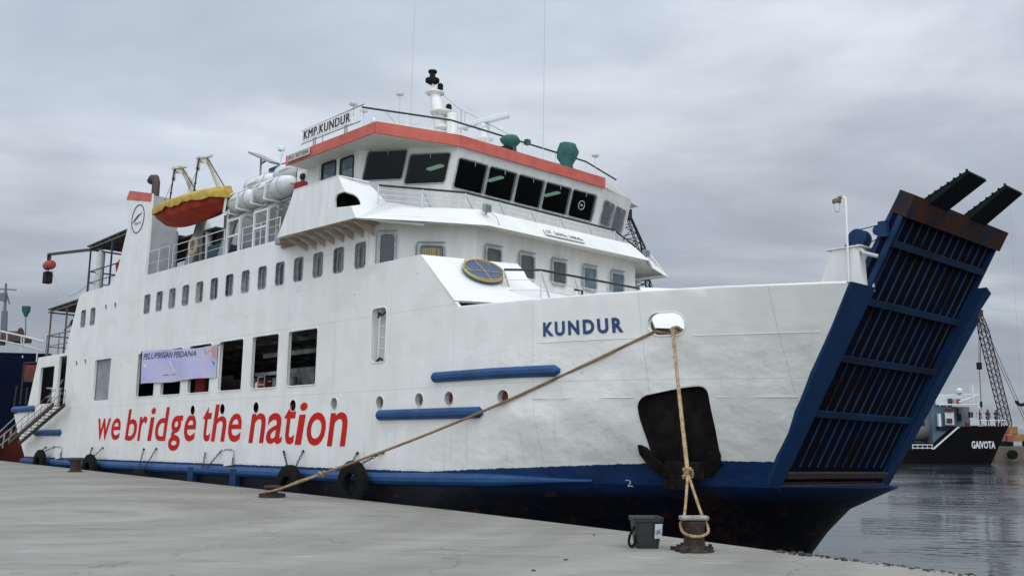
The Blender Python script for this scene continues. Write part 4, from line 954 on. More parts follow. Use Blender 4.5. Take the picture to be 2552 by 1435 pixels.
g = G(); g.lathe([(.01, 0), (.28, .02), (.30, .3), (.2, .5), (.02, .56)], (-2.0, 5.9, 9.8), n=12); g.build('satellite_dome', WHITE2, ferry)
# covered searchlights on the roof edge
def cover(x, y, z, w, h):
    g = G(); rn_ = random.Random(int(y*10)); prof = [(w*.55, 0), (w*.5, h*.25), (w*.85, h*.5), (w*.95, h*.72), (w*.7, h*.93), (w*.1, h)]
    vs = []; n = 12
    for r, hh in prof:
        for k in range(n):
            a = 2*PI*k/n; q = r*(1+.10*math.sin(3*a+hh*6)+rn_.uniform(-.05, .05)); vs.append((x+q*math.cos(a)*.9, y+q*math.sin(a), z+hh))
    fs = [(i*n+k, i*n+(k+1) % n, (i+1)*n+(k+1) % n, (i+1)*n+k) for i in range(5) for k in range(n)]+[tuple(range(n-1, -1, -1)), tuple(5*n+k for k in range(n))]
    g.add(vs, fs); return g.build('covered_searchlight', GREEN, ferry, smooth=50)
cover(.85, 6.8, 9.78, .38, 1.0); cover(.85, 4.4, 9.95, .34, .48)
g = G(); g.box((.85, 4.2, 9.9), (.3, .3, .26)); g.build('searchlight_base', BLACK, ferry, smooth=0)
g = G(); g.box((.62, 5.3, 10.48), (.14, .16, .16)); g.build('covered_lamp', GREEN, ferry, smooth=0)
def whip(x, y, z0, z1, r=.012, ball=False):
    g = G(); g.tube([(x, y, z0), (x, y, z1)], r, 5)
    if ball: g.lathe([(.02, z1-.02), (.12, z1), (.12, z1+.05), (.03, z1+.09)], (x, y, 0), n=12)
    return g.build('whip_antenna', GREYW, ferry)
whip(-2.2, 3.0, 9.7, 18, .011); whip(1.0, 5.6, 9.7, 18, .009); whip(-2.8, 3.0, 9.7, 12.25, .012, True); whip(-2.4, 1.4, 9.7, 11.2, .014, True); whip(-1.0, .1, 10.4, 10.72, .02, True); whip(.85, 8.1, 9.7, 10.6, .008, True)
g = G(); g.box((-1.3, .9, 10.2), (.1, .1, .5)); g.tube([(-1.3, .9, 10.4), (-1.0, .8, 10.5)], .05, 8); g.build('horn', RAILW, ferry)
g = G(); g.prism([(-1.9, 2.6, 9.9), (-1.0, 2.7, 9.9), (-.95, 2.7, 10.3), (-1.3, 2.65, 10.42), (-1.85, 2.6, 10.1)], (.1, .25, 0)); g.build('roof_flag_bundle', RAILW, ferry)

# ================================================================== funnel, boat deck
g = G(); FP = [(-14.03, 7.36), (-14.03, 10.47), (-16.04, 10.94), (-16.25, 10.66), (-15.95, 9.5), (-16.5, 8.07), (-17.2, 7.36)]
g.prism([(x, .101, z) for x, z in FP], (0, 1.0, 0)); fun = g.build('funnel', mat('funnel_grey_paint', (.36, .375, .37), .6, col2=(.28, .29, .28), nscale=2), ferry, smooth=0)
g = G(); g.prism([(-16.3, -.012, 10.68), (-16.06, -.012, 11.0), (-14.0, -.012, 10.52), (-14.0, -.012, 10.2)], (0, .03, 0)); g.build('funnel_band', RED, fun, smooth=0)
g = G(); g.tube([(-15.05+.56*math.cos(2*PI*i/36), -.008, 9.72+.54*math.sin(2*PI*i/36)) for i in range(36)], .02, 6, closed=True)
g.tube([(-15.5, -.006, 9.62), (-15.25, -.006, 9.74), (-15.0, -.006, 9.84), (-14.72, -.006, 9.9)], [.015, .035, .035, .012], 6)
lg = g.build('funnel_emblem', TEXTBLUE, fun)
g = text_g('ferry', -15.3, -14.75, 9.45, 9.62, lambda x, z: (x, -.006, z), off=.01); g.build('emblem_lettering', ORANGE, lg, smooth=0)
g = G(); g.tube([(-15.2, .65, 10.6), (-15.2, .65, 11.3), (-15.32, .65, 11.48), (-15.55, .65, 11.52), (-15.72, .65, 11.42)], [.15, .15, .16, .16, .15], 12); g.build('exhaust_pipe', PIPE, fun)
railing('boat_deck_railing', [(-13.95, .06, 7.4), (-12.2, .06, 7.4)], 7.4, 8.3, wires=1, rt=.018, topm=RAILW, every=.9)
railing('boat_deck_railing', [(-11.9, .06, 7.4), (-8.1, .06, 7.4)], 7.4, 8.25, wires=2, rt=.02, topm=RAILW, every=1.1)
railing('boat_deck_railing', [(-6.9, .06, 7.4), (-4.6, .06, 7.4)], 7.4, 8.1, wires=2, rt=.018, topm=RAILW, every=1.5)
g = G(); g.span((-16.6, 1.7, 7.36), (-11.3, 6.5, 9.0)); g.span((-16.9, 1.3, 9.0), (-11.3, 8, 9.06)); g.build('engine_casing', mat('casing_shade_tone', (.05, .035, .035), .8), ferry, smooth=0)  # coloured dark to stand in for the shade below the lifeboat
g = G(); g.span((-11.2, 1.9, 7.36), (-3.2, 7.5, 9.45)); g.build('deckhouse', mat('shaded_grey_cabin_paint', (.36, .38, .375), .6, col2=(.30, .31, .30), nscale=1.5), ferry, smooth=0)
g = G(); g.span((-10.1, 2.6, 9.45), (-8.3, 3.9, 11.25)); g.build('ventilation_box', mat('blue_tarpaulin_box', (.02, .085, .15), .8), ferry, bevel=.03)
g = G(); g.span((-10.2, .5, 7.38), (-9.2, 1.3, 8.05)); g.build('deck_chest', mat('teal_chest_paint', (.03, .09, .10), .7), ferry, bevel=.03)
g = G(); g.span((-13.4, .9, 7.38), (-12.6, 1.5, 7.95)); g.build('deck_chest', RAILW, ferry, bevel=.03)
# small lamp arm and solar panel behind the rafts
g = G(); g.tube([(-9.9, 2.2, 9.4), (-9.95, 2.2, 11.5)], .035, 6); g.bar((-10.5, 2.2, 11.8), (-8.9, 2.2, 11.1), .45, .07); g.bar((-9.95, 2.2, 11.3), (-9.5, 2.2, 11.36), .06); g.build('solar_panel_post', GREY, ferry)
g = G(); g.tube([(-8.6, 2.2, 9.4), (-8.55, 2.2, 11.2), (-8.45, 2.2, 11.4), (-8.5, 2.2, 11.55)], .022, 6); g.lathe([(.02, -.05), (.12, 0), (.12, .1), (.03, .16)], (-8.56, 2.2, 11.5), n=12); g.build('deck_lamp_post', RAILW, ferry)
# raft cradles: upright ladder frame and sloping arms
for x0 in (-7.9, -6.15):
    g = G(); x1 = x0+.82
    for x in (x0, x1): g.bar((x, .05, 7.36), (x, .05, 8.5), .07); g.bar((x, .05, 8.5), (x+.1, 1.9, 9.75), .07, .1); g.bar((x+.1, 1.75, 9.7), (x+.1, 1.75, 7.4), .07)
    g.bar((x0, .05, 8.48), (x1, .05, 8.48), .06); g.bar((x0, .05, 7.95), (x1, .05, 7.95), .06); g.bar((x0, 1.2, 9.2), (x1, 1.2, 9.2), .06)
    g.build('raft_cradle', WHITE2, ferry, smooth=0)
g = G()
g.bar((-8.3, .35, 8.72), (-4.2, .35, 8.72), .06); g.bar((-8.4, 1.25, 9.3), (-4.2, 1.25, 9.3), .06)
g.build('raft_shelf', GREY, ferry, smooth=0)
# davits
for x in (-12.2, -10.3):
    g = G(); g.tube([(x, 1.6, 7.4), (x, 1.5, 9.0), (x, .55, 10.85), (x, .35, 11.1)], [.13, .14, .11, .09], 10); g.lathe([(.02, -.05), (.15, -.05), (.15, .05), (.02, .05)], (x, .2, 11.12), (1, 0, 0), 12); g.box((x-.02, .22, 11.2), (.3, .5, .07), rot=Matrix.Rotation(.3, 3, 'X')); g.box((x-.08, .05, 10.9), (.10, .12, .42))
    dv = g.build('davit', mat('cream_davit_paint', (.66, .645, .60), .6, col2=(.45, .36, .27), nscale=3, lo=.5, hi=.65), ferry, smooth=35)
    g = G(); g.tube([(x, .02, 11.1), (x-.02, -.08, 9.7)], .028, 6); g.tube([(x+.08, .3, 11.15), (x+.9, .7, 9.9)], .02, 5); g.tube([(x, .1, 11.0), (x-1.3, .3, 10.2)], .008, 5); g.ball((x, .0, 10.75), .055); g.ball((x, -.05, 10.2), .045); g.build('fall_rope', HANDRAIL, dv)
# frames between funnel and deckhouse under the boat
g = G()
for x in (-12.9, -10.9, -9.2):
    g = G(); g.bar((x, .6, 7.4), (x, .6, 9.0), .07); g.build('boat_support', GREY, ferry, smooth=0)
for x in (-11.5, -9.0):
    g = G(); g.bar((x, .45, 7.4), (x+.35, .7, 9.2), .16, .28); g.build('boat_support', GREY, ferry, smooth=0)

# ================================================================== stern
def canopy(name, x0, x1, y0, y1, z, drop, zdeck, postm):
    g = G(); g.prism([(x0, y0, z), (x1, y0, z+drop), (x1, y0, z+drop+.05), (x0, y0, z+.05)], (0, y1-y0, 0), 0)
    for y in (y0+.05, (y0+y1)/2, y1-.1):
        g.bar((x0, y, z-.1), (x1, y, z+drop-.12), .05, m=1)
    g.bar((x0+.1, y0, z-.12), (x0+.1, y1, z-.12), .06, m=1)
    for i in range(5): t = (i+.5)/5; g.bar((x0+(x1-x0)*t, y0, z-.03+drop*t), (x0+(x1-x0)*t, y1, z-.03+drop*t), .04, m=1)
    for x in (x0+.25, (x0+x1)/2+.3):
        for y in (y0+.08, y1-.3): g.bar((x, y, zdeck), (x, y, z), .06, m=2)
    return g.build(name, [CANVAS, BROWN, postm], ferry, smooth=0)
canopy('stern_canopy', -20.9, -16.4, .3, 8.5, 9.50, .12, 7.4, mat('blue_grey_post', (.03, .05, .10), .6))
canopy('stern_canopy', -25.0, -21.2, .3, 8.5, 7.20, .1, 5.05, BROWN)
def simple_rail(name, pts, h, m):
    g = G(); U = Vector((0, 0, h)); P = [Vector(p) for p in pts]; g.tube([p+U for p in P], .028, 6); g.tube([p+U*.5 for p in P], .02, 6)
    for i in range(len(P)-1):
        for j in range(3): p = P[i].lerp(P[i+1], j/2); g.tube([p, p+U], .02, 6)
    return g.build(name, m, ferry)
simple_rail('stern_railing', [(-17.3, .25, 7.4), (-20.2, .25, 7.4), (-20.2, 9.5, 7.4)], .95, mat('navy_rail_paint', (.02, .035, .08), .6))
simple_rail('stern_railing', [(-21.6, .25, 5.05), (-24.6, .25, 5.05), (-24.6, 9.5, 5.05)], .95, BROWN)
g = G(); g.lathe([(.16, 7.4), (.16, 9.1), (.1, 9.25)], (-19.9, .55, 0), n=12, m=0); g.bar((-19.6, .5, 9.3), (-25.5, .3, 9.80), .09, .11, m=1); g.bar((-25.5, .3, 9.82), (-25.45, .3, 9.5), .16, .08, m=1)
crn = g.build('stores_crane', [GREYW, HANDRAIL], ferry)
g = G(); g.lathe([(.12, -.35), (.2, -.3), (.2, .3), (.12, .35)], (-25.35, .3, 9.28), (1, 0, 0), 12); g.box((-25.35, .3, 9.28), (.3, .34, .3)); g.tube([(-25.4, .3, 9.6), (-25.38, .3, 9.3)], .02, 5); g.build('hoist', mat('red_hoist_paint', (.30, .035, .03), .6), crn)
g = G(); g.box((-25.42, .3, 8.72), (.42, .3, .52)); g.tube([(-25.4, .3, 9.2), (-25.42, .3, 8.9)], .015, 5); g.build('hoist_bucket', BLACK, crn, smooth=0)
g = G(); P = []
for i in range(12):
    t = i/11; P.append((-25.2+4.9*t, .3, 9.2-1.35*t-1.1*math.sin(PI*t)*(1-.35*t)))
g.tube(P, .012, 5); g.build('hoist_cable', GREY, crn)
g = G(); g.lathe([(.06, 7.4), (.1, 7.5), (.22, 8.3), (.05, 8.6)], (-17.45, .45, 0), n=10); g.build('deck_lifejacket_rack', ORANGE, ferry)
g = G()
for x in (-24.1, -23.6, -23.1): g.tube([(x, .5, 1.5), (x, .5, 3.7)], .04, 6)
g.tube([(-24.4, .35, 3.7), (-22.4, .35, 3.6)], .03, 6); g.tube([(-24.4, .35, 3.3), (-22.4, .35, 3.4)], .025, 6); g.tube([(-22.6, .4, 4.0), (-24.2, .4, 3.1)], .03, 6)
g.box((-23.2, 1.2, 3.2), (.7, .5, .9)); g.lathe([(.22, 0), (.22, .1)], (-21.7, .7, 4.0), (0, 1, 0), 12); g.bar((-21.9, .3, 1.5), (-21.9, .3, 4.4), .06)
g.build('stern_fittings', GREYW, ferry)
g = G(); g.prism([(-25.4, .3, .6), (-25.2, .3, 2.7), (-24.75, .3, 4.95), (-24.75, 10.2, 4.95), (-25.4, 10.2, .6)], (.05, 0, 0)); g.span((-23.8, 2.2, 1.5), (-21.1, 2.3, 4.8)); g.build('stern_transom_and_backdrop', mat('dark_stern_backdrop', (.03, .03, .035), .8), ferry, smooth=0)  # transom wall, plus a dark backdrop added to darken the stern openings
g = G(); g.span((-27.2, .12, 2.55), (-24.5, 10.2, 2.68)); g.build('stern_platform', GREYW, ferry, smooth=0)
# accommodation ladder
g = G(); a = Vector((-20.2, -.5, 2.85)); b = Vector((-25.3, -.5, 1.28))
for y in (-.28, -.72): g.bar((a.x, y, a.z), (b.x, y, b.z), .05, .14, m=0)
for i in range(13):
    p = a.lerp(b, (i+.5)/13); g.box(p+Vector((0, 0, .0)), (.13, .42, .03), 0)
ladd = g.build('boarding_ladder', mat('dark_rusty_ladder', (.05, .025, .022), .8), ferry, smooth=0)
for y in (-.3, -.7):
    g = G()
    for i in range(8):
        p = a.lerp(b, i/7); g.tube([(p.x, y, p.z), (p.x, y, p.z+.6)], .010, 6)
    g.tube([(a.x, y, a.z+.6), (b.x, y, b.z+.6)], .013, 6); g.tube([(a.x, y, a.z+.32), (b.x, y, b.z+.32)], .012, 6); g.build('ladder_handrail', BROWN, ladd)

# ================================================================== separate things on and by the ferry
# lifeboat
lb = empty('lifeboat', at(-10.35, -.15, 9.35), 'orange-red lifeboat under a yellow tarpaulin hanging from the two davits', 'lifeboat')
def lifeboat():
    L = 4.95; n = 18; g = G(); V = []
    def wd(t): return .76*(.66+.34*math.sin(min(1, t/.4)*PI/2))*max(.0, 1-max(0, (t-.45)/.55)**2.6)**.75+.015
    def dpt(t): return .50+.30*math.sin(PI*min(1, max(0, t*1.02))**.9)-.10*t
    for i in range(n+1):
        t = i/n; x = -L/2+L*t; w = wd(t); dp = dpt(t); q = .35*t**4
        V += [(x, -w, .06*t*t), (x-q*.5, -w*.84, -dp*.50), (x-q, 0, -dp), (x-q*.5, w*.84, -dp*.50), (x, w, .06*t*t)]
    g.add(V, [(i*5+j, i*5+j+1, (i+1)*5+j+1, (i+1)*5+j) for i in range(n) for j in range(4)]+[(0, 1, 2, 3, 4), tuple(n*5+k for k in range(5))])
    hull = g.build('hull', ORANGE, lb, smooth=25)
    g = G(); V = []; g.tube([(-L/2-.02, -.52, .02), (-L/2+1.8, -.79, .02), (L/2-1.4, -.70, .05), (L/2, -.03, .1)], .035, 6); g.build('gunwale_fender', REDDK, lb)
    g = G(); rn_ = random.Random(5); V = []
    for i in range(n+1):
        t = i/n; x = (-L/2-.06)+(L+.12)*t; w = wd(t)+.045; z0 = .06*t*t; h1 = -.06-.15*rn_.random(); h2 = .36+.06*math.sin(i*1.7)+.03*math.sin(i*.8)
        V += [(x, a, z0+b) for a, b in [(-w-.01, h1), (-w-.03, 0.08), (-w*.62, .33), (0, h2), (w*.62, .33), (w+.02, .03), (w+.01, h1)]]
    ends = [(0, 1, 2, 3, 4, 5, 6), tuple(n*7+k for k in range(7))]
    g.add(V, [(i*7+j, i*7+j+1, (i+1)*7+j+1, (i+1)*7+j) for i in range(n) for j in range(6)]+ends); cv_o = g.build('tarpaulin_cover', TARP, lb, smooth=60)
lifeboat()
for xx in (-1.7, -.6, .6, 1.7):
    g = G(); g.tube([(xx, -.80, -.12), (xx, -.84, .05), (xx, -.5, .25), (xx, 0, .33), (xx, .5, .25), (xx, .84, .05)], .012, 5); g.build('lashing', ROPE, lb)
lb.matrix_world = at(-9.93, -.12, 9.33) @ Matrix.Rotation(math.radians(2.5), 4, 'Y') @ Matrix.Diagonal((.93, .93, .88, 1)) @ Matrix.Rotation(math.radians(0), 4, 'Y')
# life raft capsules
RG = 'white life raft capsules on the sloping racks'
def raft_capsule(x, y, z, L, r, label, first=[None]):
    if first[0] is None:
        o = empty('liferaft_capsule', at(x, y, z), label, 'life raft', RG)
        g = G(); prof = [(.02, -1), (.55, -.97), (.85, -.8), (1, -.5), (1.0, -.02)]; prof2 = [(1.0, .02), (1, .5), (.85, .8), (.55, .97), (.02, 1)]
        g.lathe([(a, b) for a, b in prof+prof2], (0, 0, 0), (1, 0, 0), 20); sh = g.build('shell', RAFT, o, smooth=40); sh.scale = (.95, .50, .40)
        g = G(); g.lathe([(1.0, -.03), (1.07, -.03), (1.07, .03), (1.0, .03)], (0, 0, 0), (0, 0, 1), 28); sm = g.build('seam_flange', GREYW, o); sm.scale = (.93, .50, .6)
        g = G(); g.box((.0, -.425, .10), (.34, .01, .10), 0, Matrix.Rotation(-.25, 3, 'X')); g.build('print_panel', GREY, o)
        g = G(); g.tube([(.9*math.cos(a), -.44*math.sin(a)-.02, -.03-.05*abs(math.sin(6*a))) for a in [PI*i/36 for i in range(37)]], .010, 5); g.build('grab_line', GREY, o)
        for xx in (-.62, -.2, .25, .62):
            g = G(); g.tube([(xx, .47*math.cos(a), .43*math.sin(a)) for a in [2*PI*i/20 for i in range(20)]], .010, 5, closed=True); g.build('strap', GREY, o)
        first[0] = o
    else:
        o = copy_tree(first[0]); o['label'] = label
    o.matrix_world = at(x, y, z) @ Matrix.Diagonal((L, r, r, 1))
    return o
raft_capsule(-7.32, .32, 9.10, .80, .84, 'white life raft capsule on the lower rack beside the lifeboat')
raft_capsule(-5.42, .32, 9.14, 1.12, .86, 'white life raft capsule on the lower rack nearest the wheelhouse wing')
raft_capsule(-8.1, 1.35, 9.98, 1.0, .84, 'white life raft capsule on the upper rack towards the lifeboat, behind the lower ones')
raft_capsule(-6.0, 1.35, 10.03, 1.12, .9, 'white life raft capsule on the upper rack behind the red-shirted person')
for x in (-7.75, -6.95, -6.0, -5.2):
    g = G(); g.bar((x, -.20, 8.72), (x+.06, -.18, 9.22), .07, .03); g.bar((x, -.22, 8.72), (x+.02, .9, 8.70), .06, .05); g.bar((x+.06, -.18, 9.22), (x+.3, .0, 9.36), .06, .03); g.build('raft_clamp', WHITE2, ferry, smooth=0)
# lifebuoy
g = G(); P = [(.26*math.cos(2*PI*i/24), 0, .26*math.sin(2*PI*i/24)) for i in range(24)]; g.tube(P, .075, 10, closed=True)
lbo = g.build('lifebuoy', mat('faded_cream_foam', (.46, .38, .24), .8, col2=(.36, .30, .18), nscale=6), mw=at(-10.45, .12, 8.05)); tag(lbo, 'faded cream lifebuoy hung on the boat deck railing under the lifeboat', 'lifebuoy')
g = G(); g.tube([(.24*math.cos(2*PI*i/24), 0, .30*math.sin(2*PI*i/24)) for i in range(24)], .07, 10, closed=True)
tag(g.build('spare_tyre', RUBBER, mw=at(-6.3, 1.78, 8.1)), 'dark rubber ring leaning on the deckhouse behind the raft racks', 'tyre')
# banner
bn = empty('banner', at(-10.7, -.1, 3.95), 'pale lilac cloth banner with dark printed words covering the vehicle deck openings', 'banner')
g = G(); V = []; N = 24
def ban(u, v, d=0):   # u,v 0..1
    x = -13.5+u*5.6; zt = 4.57-.13*u+.03*math.sin(u*7); zb = 3.42+.02*math.sin(u*9+1); z = zb+(zt-zb)*v
    return Vector((x, -.07-.03*math.sin(u*11+v*2)-.02*math.sin(u*23)-d, z))-Vector((-10.7, -.1, 3.95))
for i in range(N+1):
    for j in range(7): V.append(ban(i/N, j/6))
g.add(V, [(i*7+j, i*7+j+1, (i+1)*7+j+1, (i+1)*7+j) for i in range(N) for j in range(6)])
g.build('cloth', mat('banner_print', (.40, .42, .64), .85, col2=(.50, .46, .60), nscale=.8, nstretch=(1, 1, 2)), bn, smooth=60)
g = G(); text_g('PELUPBNSIAN PERDANA', .03, .74, .74, .93, lambda u, v: ban(u, v, .006), 0, g, off=.012, shear=.2, res=2)
text_g('jalan laut', .32, .5, .20, .25, lambda u, v: ban(u, v, .006), 0, g, off=.01, res=2); g.build('lettering', mat('banner_ink', (.03, .03, .07), .8), bn, smooth=0)
g = G(); g.add([ban(u, v, .005) for u, v in ((.83, .97), (.97, .97), (.99, .97), (.99, .55), (.93, .62), (.86, .75))], [tuple(range(6))], 0); g.add([ban(u, v, .005) for u, v in ((.9, .60), (.97, .48), (.975, .35), (.95, .5))], [(0, 1, 2, 3)], 1)
g.add([ban(u, v, .005) for u, v in ((.03, .7), (.05, .62), (.10, .50), (.05, .5))], [(0, 1, 2, 3)], 2)
g.add([ban(u, v, .005) for u, v in ((.38, .66), (.395, .66), (.585, .02), (.565, .02))], [(0, 1, 2, 3)], 2)
g.build('printed_figures', [mat('banner_orange', (.52, .30, .22), .8), mat('banner_navy', (.04, .05, .14), .8), mat('banner_white', (.66, .66, .7), .8)], bn, smooth=0)
g = G(); g.tube([ban(1, .97), ban(1, .97)+Vector((.3, .03, .06)), ban(1, .97)+Vector((.6, .1, .14))], .014, 5); g.tube([ban(0, 0), ban(0, 0)+Vector((-.15, .03, -.05)), ban(0, 1)+Vector((-.16, .03, 0)), ban(0, 1)], .02, 5, m=0); g.build('tie_cord', CHAIN, bn)

# tyres with chains
TG = 'tyre fenders hung on chains along the blue rail'
def tyre(x, z, label, first=[None]):
    if first[0] is None:
        o = empty('tyre_fender', at(x, -.37, z), label, 'tyre', TG)
        g = G(); prof = [(.30, -.10), (.42, -.115), (.55, -.10), (.60, -.06), (.60, .06), (.55, .10), (.42, .115), (.30, .10), (.28, .0)]
        n = 32; V = []
        for k in range(n):
            a = 2*PI*k/n
            for r, h in prof: V.append((r*math.cos(a), h, r*math.sin(a)))
        m_ = len(prof); g.add(V, [(k*m_+j, k*m_+(j+1) % m_, ((k+1) % n)*m_+(j+1) % m_, ((k+1) % n)*m_+j) for k in range(n) for j in range(m_)])
        g.build('rubber_ring', RUBBER, o, smooth=35); first[0] = o; return o
    o = copy_tree(first[0]); o['label'] = label; o.matrix_world = at(x, -.37, z); return o
def chain(parent, p0, p1, base):
    p0 = Vector(p0)-Vector(base); p1 = Vector(p1)-Vector(base); L = (p1-p0).length; k = max(3, int(L/.075)); g = G(); d = (p1-p0).normalized()
    a = d.cross(Vector((0, 1, 0))).normalized(); b = d.cross(a)
    for i in range(k):
        c = p0.lerp(p1, (i+.5)/k); s = a if i % 2 else b
        g.tube([c+d*.045*math.cos(t)+s*.028*math.sin(t) for t in [2*PI*j/8 for j in range(8)]], .011, 4, closed=True)
    g.ball(p0, .035); return g.build('chain', CHAIN, parent)
TY = [(-22.25, .45, 'worn black tyre fender furthest astern, by the boarding ladder', -22.69, -21.69), (-16.85, .33, 'worn black tyre fender below the w of the red slogan', -17.64, -16.6),
      (-12.4, -.12, 'black tyre fender mostly sunk below the quay edge, under the letter i of bridge', -12.93, -11.91),
      (-2.62, .2, 'worn black tyre fender beside the coiled low bollard', -3.56, -2.53), (.4, .36, 'largest looking black tyre fender, next after the last red letter of the slogan', .06, 1.17)]
TYO = [tyre(x, z, lab) for x, z, lab, a0, a1 in TY]
for o, (x, z, lab, a0, a1) in zip(TYO, TY):
    chain(o, (a0, -.03, 1.15), (x-.16, -.33, z+.5), (x, -.37, z)); chain(o, (a1, -.03, 1.17), (x+.2, -.33, z+.5), (x, -.37, z))
g = G(); 
for p0, p1 in (((-8.29, -.03, 1.08), (-8.1, -.18, .6)), ((-7.21, -.03, 1.16), (-7.8, -.2, .6))):
    p0 = Vector(p0); p1 = Vector(p1); L = (p1-p0).length; k = int(L/.075); d = (p1-p0).normalized(); a = d.cross(Vector((0, 1, 0))).normalized(); b = d.cross(a)
    for i in range(k):
        c = p0.lerp(p1, (i+.5)/k); s = a if i % 2 else b
        g.tube([c+d*.045*math.cos(t)+s*.028*math.sin(t) for t in [2*PI*j/8 for j in range(8)]], .011, 4, closed=True)
g.build('fender_chain', CHAIN, ferry)

# ================================================================== bollards, ropes and bucket on the quay
B1 = Vector((2.81, 15.63, 0)); B2 = Vector((-5.95, 25.58, 0)); B3 = Vector((-15.64, 36.64, 0))
b = empty('mooring_bollard', Matrix.Translation(B1) @ Matrix.Rotation(.12, 4, 'Z'), 'rusty bollard with a pale flat cap holding the rope loop near the bow', 'bollard')
g = G(); g.lathe([(.30, 0), (.30, .02), (.22, .05), (.17, .09), (.15, .2), (.16, .36), (.18, .44)], (0, 0, 0), n=20); g.build('post', RUST2, b, smooth=40)
g = G(); g.add([], []); g.box((0, 0, .49), (.44, .19, .07)); g.build('cap', BOLT, b, bevel=.025)
g = G()
for i in range(16):
    a = random.random()*6.28; r = .22+random.random()*.12; g.box((r*math.cos(a), r*math.sin(a), .025), (.09, .06, .06), rot=Matrix.Rotation(a, 3, 'Z'))
for i in range(6): a = i*PI/3; g.lathe([(.03, .04), (.03, .10)], (.25*math.cos(a), .25*math.sin(a), 0), n=6)
g.build('base_flange', RUST2, b, smooth=0)
b = empty('mooring_bollard', Matrix.Translation(B2), 'low rusty bollard under the knotted end of the long diagonal rope', 'bollard')
g = G(); g.lathe([(.34, 0), (.34, .03), (.2, .06), (.14, .1), (.13, .18), (.22, .24), (.2, .28)], (0, 0, 0), n=18); g.build('post', RUST2, b, smooth=40)
g = G(); random.seed(11)
for i in range(12): a = i*PI/6; g.box((.27*math.cos(a), .27*math.sin(a), .045), (.1, .08, .09), rot=Matrix.Rotation(a+.3, 3, 'Z'))
g.build('base_flange', RUST2, b, smooth=0)
b = empty('mooring_bollard', Matrix.Translation(B3) @ Matrix.Rotation(.5, 4, 'Z') @ Matrix.Scale(.82, 4), 'dark T-shaped bollard standing empty at the far end of the quay', 'bollard')
g = G(); g.lathe([(.32, 0), (.32, .03), (.24, .06), (.22, .1), (.2, .3), (.22, .46)], (0, 0, 0), n=16); g.build('post', RUST2, b, smooth=40)
g = G(); g.box((0, 0, .53), (.66, .34, .16)); g.build('cap', mat('dark_green_iron', (.025, .032, .024), .8), b, bevel=.05)

def strand_rope(pts, r, m, name, mw=None, pitch=.16, n3=3, parent=None):
    P = [Vector(p) for p in pts]
    # resample
    D = [0]
    for i in range(1, len(P)): D.append(D[-1]+(P[i]-P[i-1]).length)
    L = D[-1]; N = max(8, int(L/(pitch/7))); Q = []; k = 0
    for i in range(N+1):
        s = L*i/N
        while k < len(P)-2 and D[k+1] < s: k += 1
        t = (s-D[k])/max(1e-9, D[k+1]-D[k]); Q.append((P[k].lerp(P[k+1], t), s))
    g = G()
    for c in range(n3):
        path = []
        for i, (q, s) in enumerate(Q):
            d = (Q[min(i+1, N)][0]-Q[max(i-1, 0)][0]).normalized(); a = d.cross(Vector((0, 0, 1)))
            if a.length < .1: a = d.cross(Vector((1, 0, 0)))
            a.normalize(); bb = d.cross(a); ph = 2*PI*s/pitch+2*PI*c/n3
            path.append(q+(a*math.cos(ph)+bb*math.sin(ph))*r*.5)
        g.tube(path, r*.58, 5)
    return g
def sag(a, b, s, n=24):
    a = Vector(a); b = Vector(b); return [a.lerp(b, i/n)-Vector((0, 0, s*math.sin(PI*i/n))) for i in range(n+1)]
fl1 = W(9.02, .86, 3.66); fl2 = W(9.36, 1.0, 3.66)
fin1 = W(9.16, 1.5, 3.6); fin2 = W(9.4, 1.5, 3.62)
e1 = B2+Vector((.05, -.05, .2))
R1 = empty('mooring_rope', Matrix.Translation(B2), 'long brown mooring rope running diagonally across the hull to the low bollard', 'rope')
main = [fin1, fl1]+sag(fl1, B2+Vector((1.35, -.75, .62)), .14)[1:]
mi = lambda L_, b_: [Vector(p)-b_ for p in L_]
knot1 = main[-1]
strand_rope(mi(main, B2), .032, ROPE2, 'x').build('twisted_line', ROPE2, R1)
loopA = [knot1, knot1.lerp(e1, .5)+Vector((.0, .12, .0)), e1+Vector((.1, .14, -.02)), e1+Vector((-.14, .12, -.04)), e1+Vector((-.2, -.08, -.04)), e1+Vector((0, -.2, -.03)), knot1.lerp(e1, .5)+Vector((0, -.12, -.03)), knot1]
def smoothp(P, k=6):
    Q = []
    for i in range(len(P)-1):
        p0 = P[max(i-1, 0)]; p1 = P[i]; p2 = P[i+1]; p3 = P[min(i+2, len(P)-1)]
        for j in range(k):
            t = j/k; Q.append(.5*((2*p1)+(-p0+p2)*t+(2*p0-5*p1+4*p2-p3)*t*t+(-p0+3*p1-3*p2+p3)*t**3))
    Q.append(P[-1]); return Q
strand_rope(mi(smoothp(loopA), B2), .03, ROPE, 'x').build('eye_loop', ROPE, R1)
kn = [knot1+Vector((.07*math.cos(t)*(1+.2*math.sin(3*t)), .07*math.sin(t), .06*math.sin(2*t))) for t in [i*.5 for i in range(16)]]
strand_rope(mi(kn, B2), .03, ROPE, 'x').build('knot', ROPE, R1)
R2 = empty('mooring_rope', Matrix.Translation(B1), 'thick tan mooring rope hanging from the bow fairlead to the capped bollard', 'rope')
dirv = (fl2-B1); 
kp = None
